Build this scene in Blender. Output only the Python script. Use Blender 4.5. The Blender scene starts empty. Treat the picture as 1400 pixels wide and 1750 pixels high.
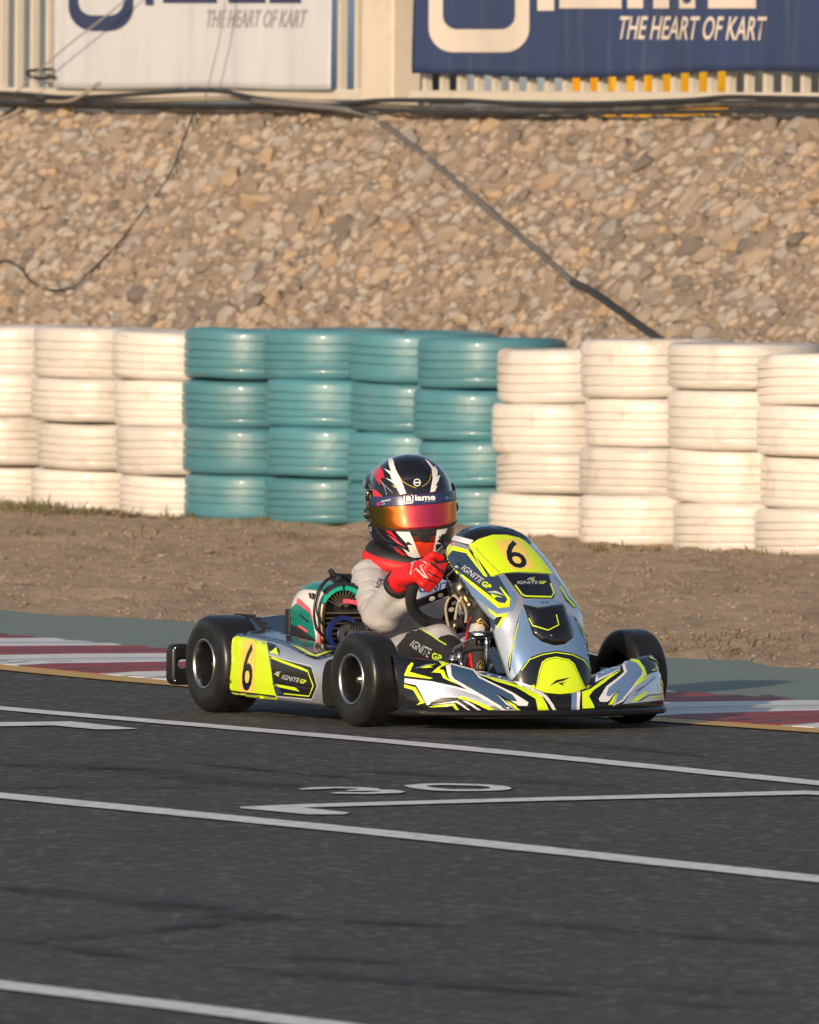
import bpy, bmesh, math, random
from math import sin, cos, pi, radians
from mathutils import Vector, Matrix, Quaternion, geometry, noise
from mathutils.bvhtree import BVHTree

V = Vector
random.seed(7)
scene = bpy.context.scene
col = scene.collection

# ---------------------------------------------------------------- camera
FPX = 24000.0                       # focal length in pixels of the 1400 px wide photograph
CAM = V((0, -40, 1.75))
PITCH = math.atan(690 / FPX)
ROLL = radians(0.5)
_f = V((0, cos(PITCH), -sin(PITCH)))
_r0 = V((1, 0, 0))
_u0 = V((0, sin(PITCH), cos(PITCH)))
_R = _r0 * cos(ROLL) + _u0 * sin(ROLL)
_U = _u0 * cos(ROLL) - _r0 * sin(ROLL)
cd = bpy.data.cameras.new('camera')
cam = bpy.data.objects.new('camera', cd)
col.objects.link(cam)
m = Matrix.Identity(4)
for i in range(3):
    m[i][0] = _R[i]; m[i][1] = _U[i]; m[i][2] = -_f[i]; m[i][3] = CAM[i]
cam.matrix_world = m
cd.sensor_fit = 'HORIZONTAL'
cd.sensor_width = 36
cd.lens = 36 * FPX / 1400
cd.clip_start = 1
cd.clip_end = 2000
cd.dof.use_dof = True
cd.dof.focus_distance = 40
cd.dof.aperture_fstop = 23
scene.camera = cam

# ---------------------------------------------------------------- light
SUN_AZ = radians(-24)               # behind the camera, to its left
SUN_EL = radians(15)
w = bpy.data.worlds.new('World')
scene.world = w
w.use_nodes = True
nt = w.node_tree
sky = nt.nodes.new('ShaderNodeTexSky')
sky.sky_type = 'NISHITA'
sky.sun_disc = False
sky.sun_elevation = SUN_EL
to_sun = V((sin(SUN_AZ) * cos(SUN_EL), -cos(SUN_AZ) * cos(SUN_EL), sin(SUN_EL)))
sky.sun_rotation = math.atan2(to_sun.x, to_sun.y)
sky.air_density = 1.0
sky.dust_density = 1.5
nt.links.new(sky.outputs[0], nt.nodes['Background'].inputs[0])
nt.nodes['Background'].inputs[1].default_value = 0.115
sd = bpy.data.lights.new('sun', 'SUN')
sd.energy = 3.7
sd.angle = radians(0.6)
sd.color = (1.0, 0.80, 0.61)
sun = bpy.data.objects.new('sun', sd)
col.objects.link(sun)
sun.rotation_euler = (-to_sun).to_track_quat('-Z', 'Y').to_euler()
scene.view_settings.view_transform = 'Standard'
scene.view_settings.look = 'None'
scene.view_settings.exposure = 0.12
scene.view_settings.gamma = 1.0

# ---------------------------------------------------------------- measuring helpers
YAW = radians(26.3)
K0 = V((0.0496, 0.318, 0))
KM = Matrix.Translation(K0) @ Matrix.Rotation(YAW, 4, 'Z')      # kart space: -Y ahead, +X the driver's left
KI = KM.inverted()


def ray(px, py):
    return (_f + _R * ((px - 700) / FPX) - _U * ((py - 875) / FPX)).normalized()


def ground(px, py, z=0.0):
    d = ray(px, py)
    return CAM + d * ((z - CAM.z) / d.z)


def plane(px, py, p0, n):
    d = ray(px, py)
    return CAM + d * ((p0 - CAM).dot(n) / d.dot(n))


def kp(px, py, ax, v):
    d = KI.to_3x3() @ ray(px, py)
    o = KI @ CAM
    return o + d * ((v - o[ax]) / d[ax])


# ---------------------------------------------------------------- object helpers
def tag(o, label=None, cat=None, group=None, kind=None):
    if label: o['label'] = label
    if cat: o['category'] = cat
    if group: o['group'] = group
    if kind: o['kind'] = kind
    return o


def link(name, me, parent=None):
    o = bpy.data.objects.new(name, me)
    col.objects.link(o)
    if parent is not None:
        o.parent = parent
    return o


def empty(name, mat4=None, parent=None):
    o = bpy.data.objects.new(name, None)
    o.empty_display_size = 0.1
    col.objects.link(o)
    if parent is not None: o.parent = parent
    if mat4 is not None: o.matrix_local = mat4
    return o


def spline(pts, n):
    """Catmull-Rom through tuples/vectors, n samples."""
    pts = [V(p) for p in pts]
    P = [pts[0] * 2 - pts[1]] + pts + [pts[-1] * 2 - pts[-2]]
    out = []
    L = len(pts) - 1
    for k in range(n):
        t = k / (n - 1) * L
        i = min(int(t), L - 1); t -= i
        a, b, c, d = P[i:i + 4]
        out.append(0.5 * ((2 * b) + (c - a) * t + (2 * a - 5 * b + 4 * c - d) * t * t + (3 * b - a - 3 * c + d) * t ** 3))
    return out


class MB:
    def __init__(self):
        self.bm = bmesh.new()
        self.mi = 0

    def face(self, vs):
        try:
            f = self.bm.faces.new(vs)
            f.material_index = self.mi
            f.smooth = True
            return f
        except ValueError:
            return None

    def box(self, c, s, rot=None):
        c = V(c); h = V(s) / 2
        vs = []
        for x in (-1, 1):
            for y in (-1, 1):
                for z in (-1, 1):
                    p = V((x * h.x, y * h.y, z * h.z))
                    if rot is not None: p = rot @ p
                    vs.append(self.bm.verts.new(c + p))
        for f in ((0, 1, 3, 2), (4, 6, 7, 5), (0, 4, 5, 1), (2, 3, 7, 6), (0, 2, 6, 4), (1, 5, 7, 3)):
            self.face([vs[i] for i in f])
        return self

    def loft(self, secs, closed=True, cap=True, loop=False):
        rings = [[self.bm.verts.new(V(p)) for p in s] for s in secs]
        n = len(rings[0])
        m_ = len(rings)
        for i in range(m_ if loop else m_ - 1):
            a = rings[i]; b = rings[(i + 1) % m_]
            for j in range(n if closed else n - 1):
                k = (j + 1) % n
                self.face([a[j], a[k], b[k], b[j]])
        if cap and closed and not loop:
            self.face(list(reversed(rings[0])))
            self.face(rings[-1])
        return self

    def tube(self, pts, r, seg=8, closed=False, smooth=0, flat=1.0):
        if smooth: pts = spline(pts, smooth)
        pts = [V(p) for p in pts]
        n = len(pts)
        secs = []
        up = None
        for i, p in enumerate(pts):
            if closed: t = pts[(i + 1) % n] - pts[i - 1]
            else: t = pts[min(i + 1, n - 1)] - pts[max(i - 1, 0)]
            if t.length < 1e-9: t = V((0, 0, 1))
            t.normalize()
            if up is None:
                up = V((0, 0, 1)) if abs(t.z) < 0.9 else V((1, 0, 0))
            a = t.cross(up)
            if a.length < 1e-6: a = t.orthogonal()
            a.normalize(); b = a.cross(t).normalized(); up = b
            rr = r[min(i, len(r) - 1)] if isinstance(r, (list, tuple)) else r
            secs.append([p + a * (cos(2 * pi * k / seg) * rr) + b * (sin(2 * pi * k / seg) * rr * flat) for k in range(seg)])
        return self.loft(secs, True, True, closed)

    def lathe(self, prof, M=None, seg=32, closed=False):
        """prof (r, h) about local Z of M."""
        M = M or Matrix.Identity(4)
        secs = []
        for k in range(seg):
            a = 2 * pi * k / seg
            secs.append([M @ V((r * cos(a), r * sin(a), h)) for r, h in prof])
        return self.loft(secs, closed, False, True)

    def ball(self, c, r, sub=2, scale=None, rot=None):
        M = Matrix.Translation(V(c))
        if rot is not None: M = M @ rot.to_4x4()
        if scale: M = M @ Matrix.Diagonal((*scale, 1))
        res = bmesh.ops.create_icosphere(self.bm, subdivisions=sub, radius=r, matrix=M)
        for v_ in res['verts']:
            for f in v_.link_faces:
                f.material_index = self.mi; f.smooth = True
        return self

    def capsule(self, a, b, ra, rb, sub=2):
        a = V(a); b = V(b)
        self.ball(a, ra, sub); self.ball(b, rb, sub)
        n = max(2, int((b - a).length / max(min(ra, rb), 1e-3) * 3))
        for i in range(1, n):
            t = i / n
            self.ball(a.lerp(b, t), ra + (rb - ra) * t, sub)
        return self

    def mesh(self, name, mats, angle=40, recalc=True):
        if recalc: bmesh.ops.recalc_face_normals(self.bm, faces=self.bm.faces[:])
        me = bpy.data.meshes.new(name)
        self.bm.to_mesh(me)
        self.bm.free()
        for x in (mats if isinstance(mats, (list, tuple)) else [mats]):
            me.materials.append(x)
        if angle:
            me.set_sharp_from_angle(angle=radians(angle))
        return me

    def build(self, name, mats, parent=None, angle=40, bevel=0, solid=0, recalc=True, seg=2):
        o = link(name, self.mesh(name, mats, angle, recalc), parent)
        if solid:
            md = o.modifiers.new('solid', 'SOLIDIFY'); md.thickness = solid; md.offset = 0
        if bevel:
            md = o.modifiers.new('bevel', 'BEVEL'); md.width = bevel; md.segments = seg; md.limit_method = 'ANGLE'
        return o


def voxel(mb, name, mats, size, parent=None, smooth=6, disp=None):
    """union of overlapping pieces as one continuous surface"""
    o = mb.build(name, mats, None, angle=0)
    md = o.modifiers.new('r', 'REMESH'); md.mode = 'VOXEL'; md.voxel_size = size
    if smooth:
        sm = o.modifiers.new('s', 'SMOOTH'); sm.iterations = smooth; sm.factor = 0.5
    dg = bpy.context.evaluated_depsgraph_get()
    me = bpy.data.meshes.new_from_object(o.evaluated_get(dg))
    old = o.data
    o.modifiers.clear()
    o.data = me
    bpy.data.meshes.remove(old)
    me.name = name
    if not me.materials:
        for x in (mats if isinstance(mats, (list, tuple)) else [mats]): me.materials.append(x)
    if disp:
        nr = [v_.normal.copy() for v_ in me.vertices]
        cs_ = [v_.co.copy() for v_ in me.vertices]
        fl = []
        for c_, n_ in zip(cs_, nr):
            fl.extend(c_ + disp(c_, n_))
        me.vertices.foreach_set('co', fl)
        me.update()
    me.shade_smooth()
    if parent is not None: o.parent = parent
    return o


def bvh_of(me):
    return BVHTree.FromPolygons([v_.co for v_ in me.vertices], [tuple(p.vertices) for p in me.polygons])


# ---------------------------------------------------------------- materials
def nodes_of(name):
    mt = bpy.data.materials.new(name)
    mt.use_nodes = True
    return mt, mt.node_tree, mt.node_tree.nodes['Principled BSDF']


def mk(name, c, rough=0.5, metal=0.0, var=0.12, scale=30, bump=0.0, bscale=200, coat=0.0, dirt=None, dscale=6, dthr=(0.5, 0.7), stretch=None, dist=0.002):
    mt, t, b = nodes_of(name)
    N, L = t.nodes, t.links
    tc = N.new('ShaderNodeTexCoord')
    co = tc.outputs['Object']
    if stretch:
        mp = N.new('ShaderNodeMapping'); mp.inputs['Scale'].default_value = stretch
        L.new(co, mp.inputs[0]); co = mp.outputs[0]
    n1 = N.new('ShaderNodeTexNoise'); n1.inputs['Scale'].default_value = scale; n1.inputs['Detail'].default_value = 5
    L.new(co, n1.inputs['Vector'])
    mx = N.new('ShaderNodeMix'); mx.data_type = 'RGBA'
    mx.inputs[6].default_value = (*[x * (1 - var) for x in c], 1)
    mx.inputs[7].default_value = (*[min(1, x * (1 + var)) for x in c], 1)
    L.new(n1.outputs[0], mx.inputs[0])
    outc = mx.outputs[2]
    if dirt:  # patches of a second tone; on the blue banner, painted streaks of light
        n2 = N.new('ShaderNodeTexNoise'); n2.inputs['Scale'].default_value = dscale; n2.inputs['Detail'].default_value = 8
        n2.inputs['Roughness'].default_value = 0.65
        L.new(co, n2.inputs['Vector'])
        mr = N.new('ShaderNodeMapRange'); mr.inputs[1].default_value = dthr[0]; mr.inputs[2].default_value = dthr[1]
        L.new(n2.outputs[0], mr.inputs[0])
        m2 = N.new('ShaderNodeMix'); m2.data_type = 'RGBA'
        m2.inputs[7].default_value = (*dirt, 1)
        L.new(mr.outputs[0], m2.inputs[0]); L.new(outc, m2.inputs[6])
        outc = m2.outputs[2]
    L.new(outc, b.inputs['Base Color'])
    r2 = N.new('ShaderNodeMapRange'); r2.inputs[3].default_value = max(0.03, rough * 0.8); r2.inputs[4].default_value = min(1, rough * 1.2)
    L.new(n1.outputs[0], r2.inputs[0]); L.new(r2.outputs[0], b.inputs['Roughness'])
    b.inputs['Metallic'].default_value = metal
    if coat: b.inputs['Coat Weight'].default_value = coat; b.inputs['Coat Roughness'].default_value = 0.08
    if bump:
        n3 = N.new('ShaderNodeTexNoise'); n3.inputs['Scale'].default_value = bscale; n3.inputs['Detail'].default_value = 4
        L.new(co, n3.inputs['Vector'])
        bp = N.new('ShaderNodeBump'); bp.inputs['Strength'].default_value = bump; bp.inputs['Distance'].default_value = dist
        L.new(n3.outputs[0], bp.inputs['Height']); L.new(bp.outputs[0], b.inputs['Normal'])
    return mt


M = {}
M['black'] = mk('black_plastic', (.012, .012, .014), .32, var=.3, bump=.05)
M['gloss_black'] = mk('gloss_black_vinyl', (.010, .010, .012), .16, var=.2, coat=.4)
M['matt_black'] = mk('matt_black', (.016, .016, .017), .6, var=.3)
M['yellow'] = mk('fluorescent_yellow', (.66, .86, .012), .28, var=.05, scale=12, coat=.3)
M['orange'] = mk('orange_patch', (.86, .62, .12), .35, var=.05)
M['navy'] = mk('navy_vinyl', (.030, .050, .095), .25, var=.03, scale=4, coat=.3)
M['steel_blue'] = mk('steel_blue_foil', (.19, .31, .52), .28, metal=.35, var=.03, scale=4, coat=.3)
M['dark_blue'] = mk('dark_blue_foil', (.055, .105, .19), .25, metal=.3, var=.03, scale=4, coat=.3)
M['silver'] = mk('silver_foil', (.66, .69, .74), .24, metal=.7, var=.02, scale=4, coat=.3)
M['white'] = mk('white_vinyl', (.72, .73, .75), .3, var=.05, coat=.2)
M['grey_text'] = mk('grey_print', (.45, .47, .50), .35, var=.05)
M['rubber'] = mk('slick_rubber', (.0125, .012, .0125), .34, var=.3, scale=18, bump=.12, bscale=240, dirt=(.026, .024, .022), dscale=14, dthr=(.5, .8))
M['rim'] = mk('dark_magnesium', (.035, .035, .038), .3, metal=.7, var=.2)
M['lip'] = mk('polished_lip', (.55, .55, .54), .32, metal=1, var=.1)
M['chrome'] = mk('chrome', (.8, .8, .8), .12, metal=1, var=.08)
M['steel'] = mk('brushed_steel', (.42, .40, .37), .35, metal=1, var=.2)
M['teal'] = mk('teal_cover', (.006, .20, .155), .25, var=.1, coat=.3)
M['bright_teal'] = mk('bright_teal_cover', (.012, .40, .27), .28, var=.08, coat=.3)
M['pink'] = mk('pink_trim', (.85, .085, .14), .35, var=.06)
M['engine_white'] = mk('white_cover', (.74, .70, .68), .35, var=.05)
M['blue_metal'] = mk('blue_anodised', (.03, .05, .25), .3, metal=.6, var=.15)
M['brass'] = mk('brass', (.55, .40, .18), .3, metal=1, var=.15)
M['hose'] = mk('milky_hose', (.38, .34, .24), .25, var=.1)
M['suit'] = mk('silver_white_suit', (.43, .42, .425), .62, var=.08, scale=14, bump=.25, bscale=90, dist=.004)
M['suit_chest_shade'] = mk('suit_shade_blue', (.28, .36, .58), .6, var=.08, scale=14, bump=.2, bscale=90)  # blue of the shaded chest, put into the cloth colour
M['suit_black'] = mk('black_suit_panel', (.017, .017, .019), .7, var=.2, bump=.25, bscale=120)
M['suit_yellow'] = mk('suit_piping', (.55, .72, .05), .5, var=.05)
M['red'] = mk('red_glove', (.74, .012, .014), .5, var=.15, scale=25, bump=.25, bscale=130)
M['red_cloth'] = mk('red_collar_cloth', (.66, .016, .018), .6, var=.1, bump=.2, bscale=90)
M['helmet'] = mk('helmet_black', (.012, .012, .017), .14, var=.2, coat=.8)
M['cream'] = mk('helmet_white', (.80, .78, .74), .22, var=.04, coat=.6)
M['helmet_red'] = mk('helmet_red', (.60, .018, .035), .22, var=.12, coat=.6)
M['helmet_orange'] = mk('helmet_orange_red', (.72, .045, .012), .22, var=.12, coat=.6)
M['gold'] = mk('gold_line', (.75, .45, .08), .3, metal=.4, var=.1)
M['strip_navy'] = mk('navy_strip', (.022, .033, .105), .3, var=.08, coat=.3)
M['bare_white'] = mk('print_white', (.82, .82, .82), .4, var=.02)
M['floor_tray'] = mk('aluminium_tray', (.30, .30, .31), .4, metal=.9, var=.2)
M['tank'] = mk('tank_plastic', (.16, .17, .19), .3, var=.1)


# ---------------------------------------------------------------- decals: thin vinyl laid on a surface
def pip(p, poly):
    x, y = p; c = False
    j = len(poly) - 1
    for i in range(len(poly)):
        xi, yi = poly[i]; xj, yj = poly[j]
        if (yi > y) != (yj > y) and x < (xj - xi) * (y - yi) / (yj - yi) + xi: c = not c
        j = i
    return c


def tri_poly(poly, bstep=3.0, istep=5.0):
    pts = []
    n = len(poly)
    for i in range(n):
        a = V(poly[i]).to_2d(); b = V(poly[(i + 1) % n]).to_2d()
        k = max(1, int((b - a).length / bstep))
        for j in range(k): pts.append(a.lerp(b, j / k))
    nb = len(pts)
    edges = [(i, (i + 1) % nb) for i in range(nb)]
    xs = [p.x for p in pts]; ys = [p.y for p in pts]
    y = min(ys) + istep * .5; row = 0
    ptl = [(p.x, p.y) for p in pts]
    while y < max(ys):
        x = min(xs) + istep * (.5 if row % 2 else 1.0)
        while x < max(xs):
            if pip((x, y), ptl) and min((p.x - x) ** 2 + (p.y - y) ** 2 for p in pts) > (istep * .4) ** 2:
                pts.append(V((x, y)))
            x += istep
        y += istep; row += 1
    vo, eo, fo, *_ = geometry.delaunay_2d_cdt(pts, edges, [], 0, 1e-4)
    fs = []
    for f in fo:
        c = (sum(vo[i].x for i in f) / len(f), sum(vo[i].y for i in f) / len(f))
        if pip(c, ptl): fs.append(list(f))
    return [(p.x, p.y) for p in vo], fs


class Decal:
    """vinyl graphics: outlines measured in the photograph, laid on the real surface and cut from thin sheet"""
    def __init__(self, bvh, Minv=KI, base=0.0008, step=0.0007, far=0.06):
        self.bvh = bvh; self.Mi = Minv; self.b = base; self.s = step; self.far = far
        self.verts = []; self.faces = []; self.mi = []; self.mats = []
        self.o = Minv @ CAM

    def slot(self, mt):
        if mt not in self.mats: self.mats.append(mt)
        return self.mats.index(mt)

    def hit(self, p, c):
        for k in range(16):
            q = (p[0] + (c[0] - p[0]) * k * .06, p[1] + (c[1] - p[1]) * k * .06)
            d = self.Mi.to_3x3() @ ray(*q)
            d.normalize()
            h = self.bvh.ray_cast(self.o, d)
            if h[0] is not None:
                n = h[1]
                if n.dot(d) > 0: n = -n
                return h[0], n
        return None

    def raw(self, pts, fs, mt, layer):
        c = (sum(p[0] for p in pts) / len(pts), sum(p[1] for p in pts) / len(pts))
        idx = []
        for p in pts:
            h = self.hit(p, c)
            if h is None: idx.append(None); continue
            idx.append(len(self.verts))
            self.verts.append(h[0] + h[1] * (self.b + self.s * layer))
        s = self.slot(mt)
        for f in fs:
            q = [idx[i] for i in f]
            if None in q: continue
            ps = [self.verts[i] for i in q]
            if max((ps[i] - ps[i - 1]).length for i in range(len(ps))) > self.far: continue
            self.faces.append(q); self.mi.append(s)

    def poly(self, pts, mt, layer=0, bstep=3.0, istep=4.0):
        v_, f = tri_poly(pts, bstep, istep)
        self.raw(v_, f, mt, layer)

    def stroke(self, pts, wd, mt, layer=0, closed=False, sm=0):
        P = [V((*p, 0)) for p in pts]
        if sm: P = spline(P, sm)
        n = len(P); Lp = []; Rp = []
        for i in range(n):
            if closed: t = P[(i + 1) % n] - P[i - 1]
            else: t = P[min(i + 1, n - 1)] - P[max(i - 1, 0)]
            t.normalize(); a = V((-t.y, t.x, 0)) * wd / 2
            Lp.append(P[i] + a); Rp.append(P[i] - a)
        v_ = []; f = []
        K = 0
        m_ = n if closed else n - 1
        for i in range(m_):
            j = (i + 1) % n
            k = max(1, int((P[j] - P[i]).length / 5))
            for s in range(k):
                t0, t1 = s / k, (s + 1) / k
                q = [Lp[i].lerp(Lp[j], t0), Rp[i].lerp(Rp[j], t0), Rp[i].lerp(Rp[j], t1), Lp[i].lerp(Lp[j], t1)]
                v_ += [(x.x, x.y) for x in q]; f.append([K, K + 1, K + 2, K + 3]); K += 4
        self.raw(v_, f, mt, layer)

    def text(self, s, quad, mt, layer=1, weight=0.0, x0=0, x1=1, shear=0, cuts=0):
        v_, f = text2d(s, weight, shear, cuts)
        a, b, c, d = [V((*q, 0)) for q in quad]
        pts = []
        for x, y in v_:
            x = x0 + (x1 - x0) * x
            top = a.lerp(b, x); bot = d.lerp(c, x)
            p = bot.lerp(top, y); pts.append((p.x, p.y))
        self.raw(pts, f, mt, layer)

    def build(self, name, parent):
        me = bpy.data.meshes.new(name)
        me.from_pydata([tuple(p) for p in self.verts], [], self.faces)
        for x in self.mats: me.materials.append(x)
        for p, i in zip(me.polygons, self.mi): p.material_index = i; p.use_smooth = True
        return link(name, me, parent)


_tc = {}


def text2d(s, weight=0.0, shear=0.0, cuts=0):
    if (s, weight, shear, cuts) in _tc: return _tc[(s, weight, shear, cuts)]
    cu = bpy.data.curves.new('t', 'FONT')
    cu.body = s; cu.size = 1; cu.offset = weight; cu.resolution_u = 3; cu.shear = shear
    o = bpy.data.objects.new('t', cu)
    col.objects.link(o)
    dg = bpy.context.evaluated_depsgraph_get()
    me = bpy.data.meshes.new_from_object(o.evaluated_get(dg))
    bpy.data.objects.remove(o)
    if cuts:
        bm = bmesh.new(); bm.from_mesh(me)
        bmesh.ops.triangulate(bm, faces=bm.faces[:])
        for q in range(3):
            le = [e_ for e_ in bm.edges if e_.calc_length() > .9 / cuts]
            if not le: break
            bmesh.ops.subdivide_edges(bm, edges=le, cuts=1)
            bmesh.ops.triangulate(bm, faces=bm.faces[:])
        bm.to_mesh(me); bm.free()
    xs = [v_.co.x for v_ in me.vertices]; ys = [v_.co.y for v_ in me.vertices]
    x0, x1, y0, y1 = min(xs), max(xs), min(ys), max(ys)
    r = ([((v_.co.x - x0) / (x1 - x0), (v_.co.y - y0) / (y1 - y0)) for v_ in me.vertices], [list(p.vertices) for p in me.polygons])
    bpy.data.meshes.remove(me)
    bpy.data.curves.remove(cu)
    _tc[(s, weight, shear, cuts)] = r
    return r


def Z2(*a): return [(740 + x / 3.33333, 870 + y / 3.33333) for x, y in a]
def Z3(*a): return [(270 + x / 3.2558, 960 + y / 3.2558) for x, y in a]
def Z4(*a): return [(540 + x / 3.0435, 1060 + y / 3.0435) for x, y in a]
def Z7(*a): return [(600 + x / 7, 760 + y / 7) for x, y in a]
def ZH(*a): return [(660 + x / 10, 930 + y / 10) for x, y in a]      # glove close-up
def ZE(*a): return [(480 + x / 7.7778, 970 + y / 7.7778) for x, y in a]  # engine close-up
def ZB(*a): return [(740 + x / 9.207, 960 + y / 9.207) for x, y in a]    # boot close-up
def ZS(*a): return [(600 + x / 6.3636, 920 + y / 6.3636) for x, y in a]  # suit close-up
# ================================================================ SETTING
TD = V((sin(YAW), -cos(YAW), 0))        # the way the kart drives
TN = V((cos(YAW), sin(YAW), 0))         # away from the track, towards the tyre wall


def asphalt_mat():
    mt, t, b = nodes_of('asphalt')
    N, L = t.nodes, t.links
    tc = N.new('ShaderNodeTexCoord'); co = tc.outputs['Object']
    big = N.new('ShaderNodeTexNoise'); big.inputs['Scale'].default_value = .7; big.inputs['Detail'].default_value = 6
    mid = N.new('ShaderNodeTexNoise'); mid.inputs['Scale'].default_value = 9; mid.inputs['Detail'].default_value = 8; mid.inputs['Roughness'].default_value = .7
    vo = N.new('ShaderNodeTexVoronoi'); vo.inputs['Scale'].default_value = 42
    fine = N.new('ShaderNodeTexNoise'); fine.inputs['Scale'].default_value = 130; fine.inputs['Detail'].default_value = 3
    # rubbered streaks along the driving line
    mp = N.new('ShaderNodeMapping'); mp.inputs['Rotation'].default_value = (0, 0, -YAW); mp.inputs['Scale'].default_value = (2.2, .12, 1)
    st = N.new('ShaderNodeTexNoise'); st.inputs['Scale'].default_value = 1.3; st.inputs['Detail'].default_value = 5
    L.new(co, mp.inputs[0]); L.new(mp.outputs[0], st.inputs['Vector'])
    for n in (big, mid, vo, fine): L.new(co, n.inputs['Vector'])
    r1 = N.new('ShaderNodeValToRGB')
    r1.color_ramp.elements[0].position = .30; r1.color_ramp.elements[0].color = (.023, .0218, .0208, 1)
    r1.color_ramp.elements[1].position = .72; r1.color_ramp.elements[1].color = (.053, .0485, .044, 1)
    ad = N.new('ShaderNodeMath'); ad.operation = 'MULTIPLY_ADD'; ad.inputs[1].default_value = .45; ad.inputs[2].default_value = .03
    L.new(big.outputs[0], ad.inputs[0])
    ad2 = N.new('ShaderNodeMath'); ad2.operation = 'MULTIPLY_ADD'; ad2.inputs[1].default_value = .45
    L.new(mid.outputs[0], ad2.inputs[0]); L.new(ad.outputs[0], ad2.inputs[2])
    ad3 = N.new('ShaderNodeMath'); ad3.operation = 'MULTIPLY_ADD'; ad3.inputs[1].default_value = .25; 
    L.new(st.outputs[0], ad3.inputs[0]); L.new(ad2.outputs[0], ad3.inputs[2])
    sb = N.new('ShaderNodeMath'); sb.operation = 'SUBTRACT'; sb.inputs[1].default_value = .07
    L.new(ad3.outputs[0], sb.inputs[0])
    L.new(sb.outputs[0], r1.inputs[0])
    # pale aggregate grains
    gr = N.new('ShaderNodeMapRange'); gr.inputs[1].default_value = .76; gr.inputs[2].default_value = .95
    sp = N.new('ShaderNodeSeparateColor'); L.new(vo.outputs['Color'], sp.inputs[0]); L.new(sp.outputs[0], gr.inputs[0])
    mx = N.new('ShaderNodeMix'); mx.data_type = 'RGBA'; mx.inputs[7].default_value = (.15, .135, .12, 1)
    gm = N.new('ShaderNodeMath'); gm.operation = 'MULTIPLY'; gm.inputs[1].default_value = .85
    L.new(gr.outputs[0], gm.inputs[0]); L.new(gm.outputs[0], mx.inputs[0]); L.new(r1.outputs[0], mx.inputs[6])
    L.new(mx.outputs[2], b.inputs['Base Color'])
    b.inputs['Roughness'].default_value = .82
    bp = N.new('ShaderNodeBump'); bp.inputs['Strength'].default_value = .7; bp.inputs['Distance'].default_value = .006
    a3 = N.new('ShaderNodeMath'); L.new(vo.outputs['Distance'], a3.inputs[0]); L.new(fine.outputs[0], a3.inputs[1])
    L.new(a3.outputs[0], bp.inputs['Height']); L.new(bp.outputs[0], b.inputs['Normal'])
    return mt


def paint_mat(name, c, wear=(.032, .031, .03), thr=(.52, .66), rough=.55, sc=7):
    return mk(name, c, rough, var=.10, scale=9, bump=.35, bscale=120, dirt=wear, dscale=sc, dthr=thr, dist=.003)


M['asphalt'] = asphalt_mat()
M['line_white'] = paint_mat('worn_white_road_paint', (.80, .78, .76), (.22, .21, .20), (.50, .76), sc=19)
M['line_yellow'] = paint_mat('worn_yellow_road_paint', (.62, .35, .055), (.35, .2, .06), (.56, .78))
M['kerb_white'] = paint_mat('kerb_white_paint', (.70, .69, .68), (.30, .28, .27), (.56, .78))
M['kerb_red'] = paint_mat('kerb_red_paint', (.30, .024, .017), (.13, .03, .025), (.5, .75))
M['groove_grey'] = paint_mat('darker_white_kerb_groove', (.33, .31, .30), (.5, .48, .46), (.5, .7))  # darker tone for the kerb grooves
M['groove_red'] = paint_mat('darker_red_kerb_groove', (.10, .018, .018), (.2, .03, .03), (.5, .7))
M['green_paint'] = paint_mat('green_run_off_paint', (.185, .230, .200), (.10, .11, .10), (.60, .74), .8, 2.6)
M['skid'] = None


def dirt_mat():
    mt, t, b = nodes_of('dry_dirt')
    N, L = t.nodes, t.links
    tc = N.new('ShaderNodeTexCoord'); co = tc.outputs['Object']
    a = N.new('ShaderNodeTexNoise'); a.inputs['Scale'].default_value = 1.1; a.inputs['Detail'].default_value = 9; a.inputs['Roughness'].default_value = .68
    c = N.new('ShaderNodeTexNoise'); c.inputs['Scale'].default_value = 14; c.inputs['Detail'].default_value = 8; c.inputs['Roughness'].default_value = .75
    for n in (a, c): L.new(co, n.inputs['Vector'])
    s = N.new('ShaderNodeMath'); s.operation = 'MULTIPLY_ADD'; s.inputs[1].default_value = .62
    s0 = N.new('ShaderNodeMath'); s0.operation = 'MULTIPLY'; s0.inputs[1].default_value = .40
    L.new(a.outputs[0], s0.inputs[0]); L.new(c.outputs[0], s.inputs[0]); L.new(s0.outputs[0], s.inputs[2])
    r = N.new('ShaderNodeValToRGB'); cr = r.color_ramp
    cr.elements[0].position = .34; cr.elements[0].color = (.29, .198, .126, 1)
    cr.elements[1].position = .70; cr.elements[1].color = (.70, .52, .35, 1)
    e = cr.elements.new(.50); e.color = (.58, .42, .275, 1)
    L.new(s.outputs[0], r.inputs[0]); L.new(r.outputs[0], b.inputs['Base Color'])
    b.inputs['Roughness'].default_value = .95
    bp = N.new('ShaderNodeBump'); bp.inputs['Strength'].default_value = 1.0; bp.inputs['Distance'].default_value = .05
    L.new(c.outputs[0], bp.inputs['Height']); L.new(bp.outputs[0], b.inputs['Normal'])
    return mt


M['dirt'] = dirt_mat()

# the broad ground out to the horizon
gb = MB()
gb.loft([[V((-900, -900, -.06)), V((-900, 900, -.06))], [V((900, -900, -.06)), V((900, 900, -.06))]], closed=False)
tag(gb.build('ground', M['dirt'], recalc=False), 'dry brown ground stretching away behind the circuit', 'ground', kind='structure')

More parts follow.
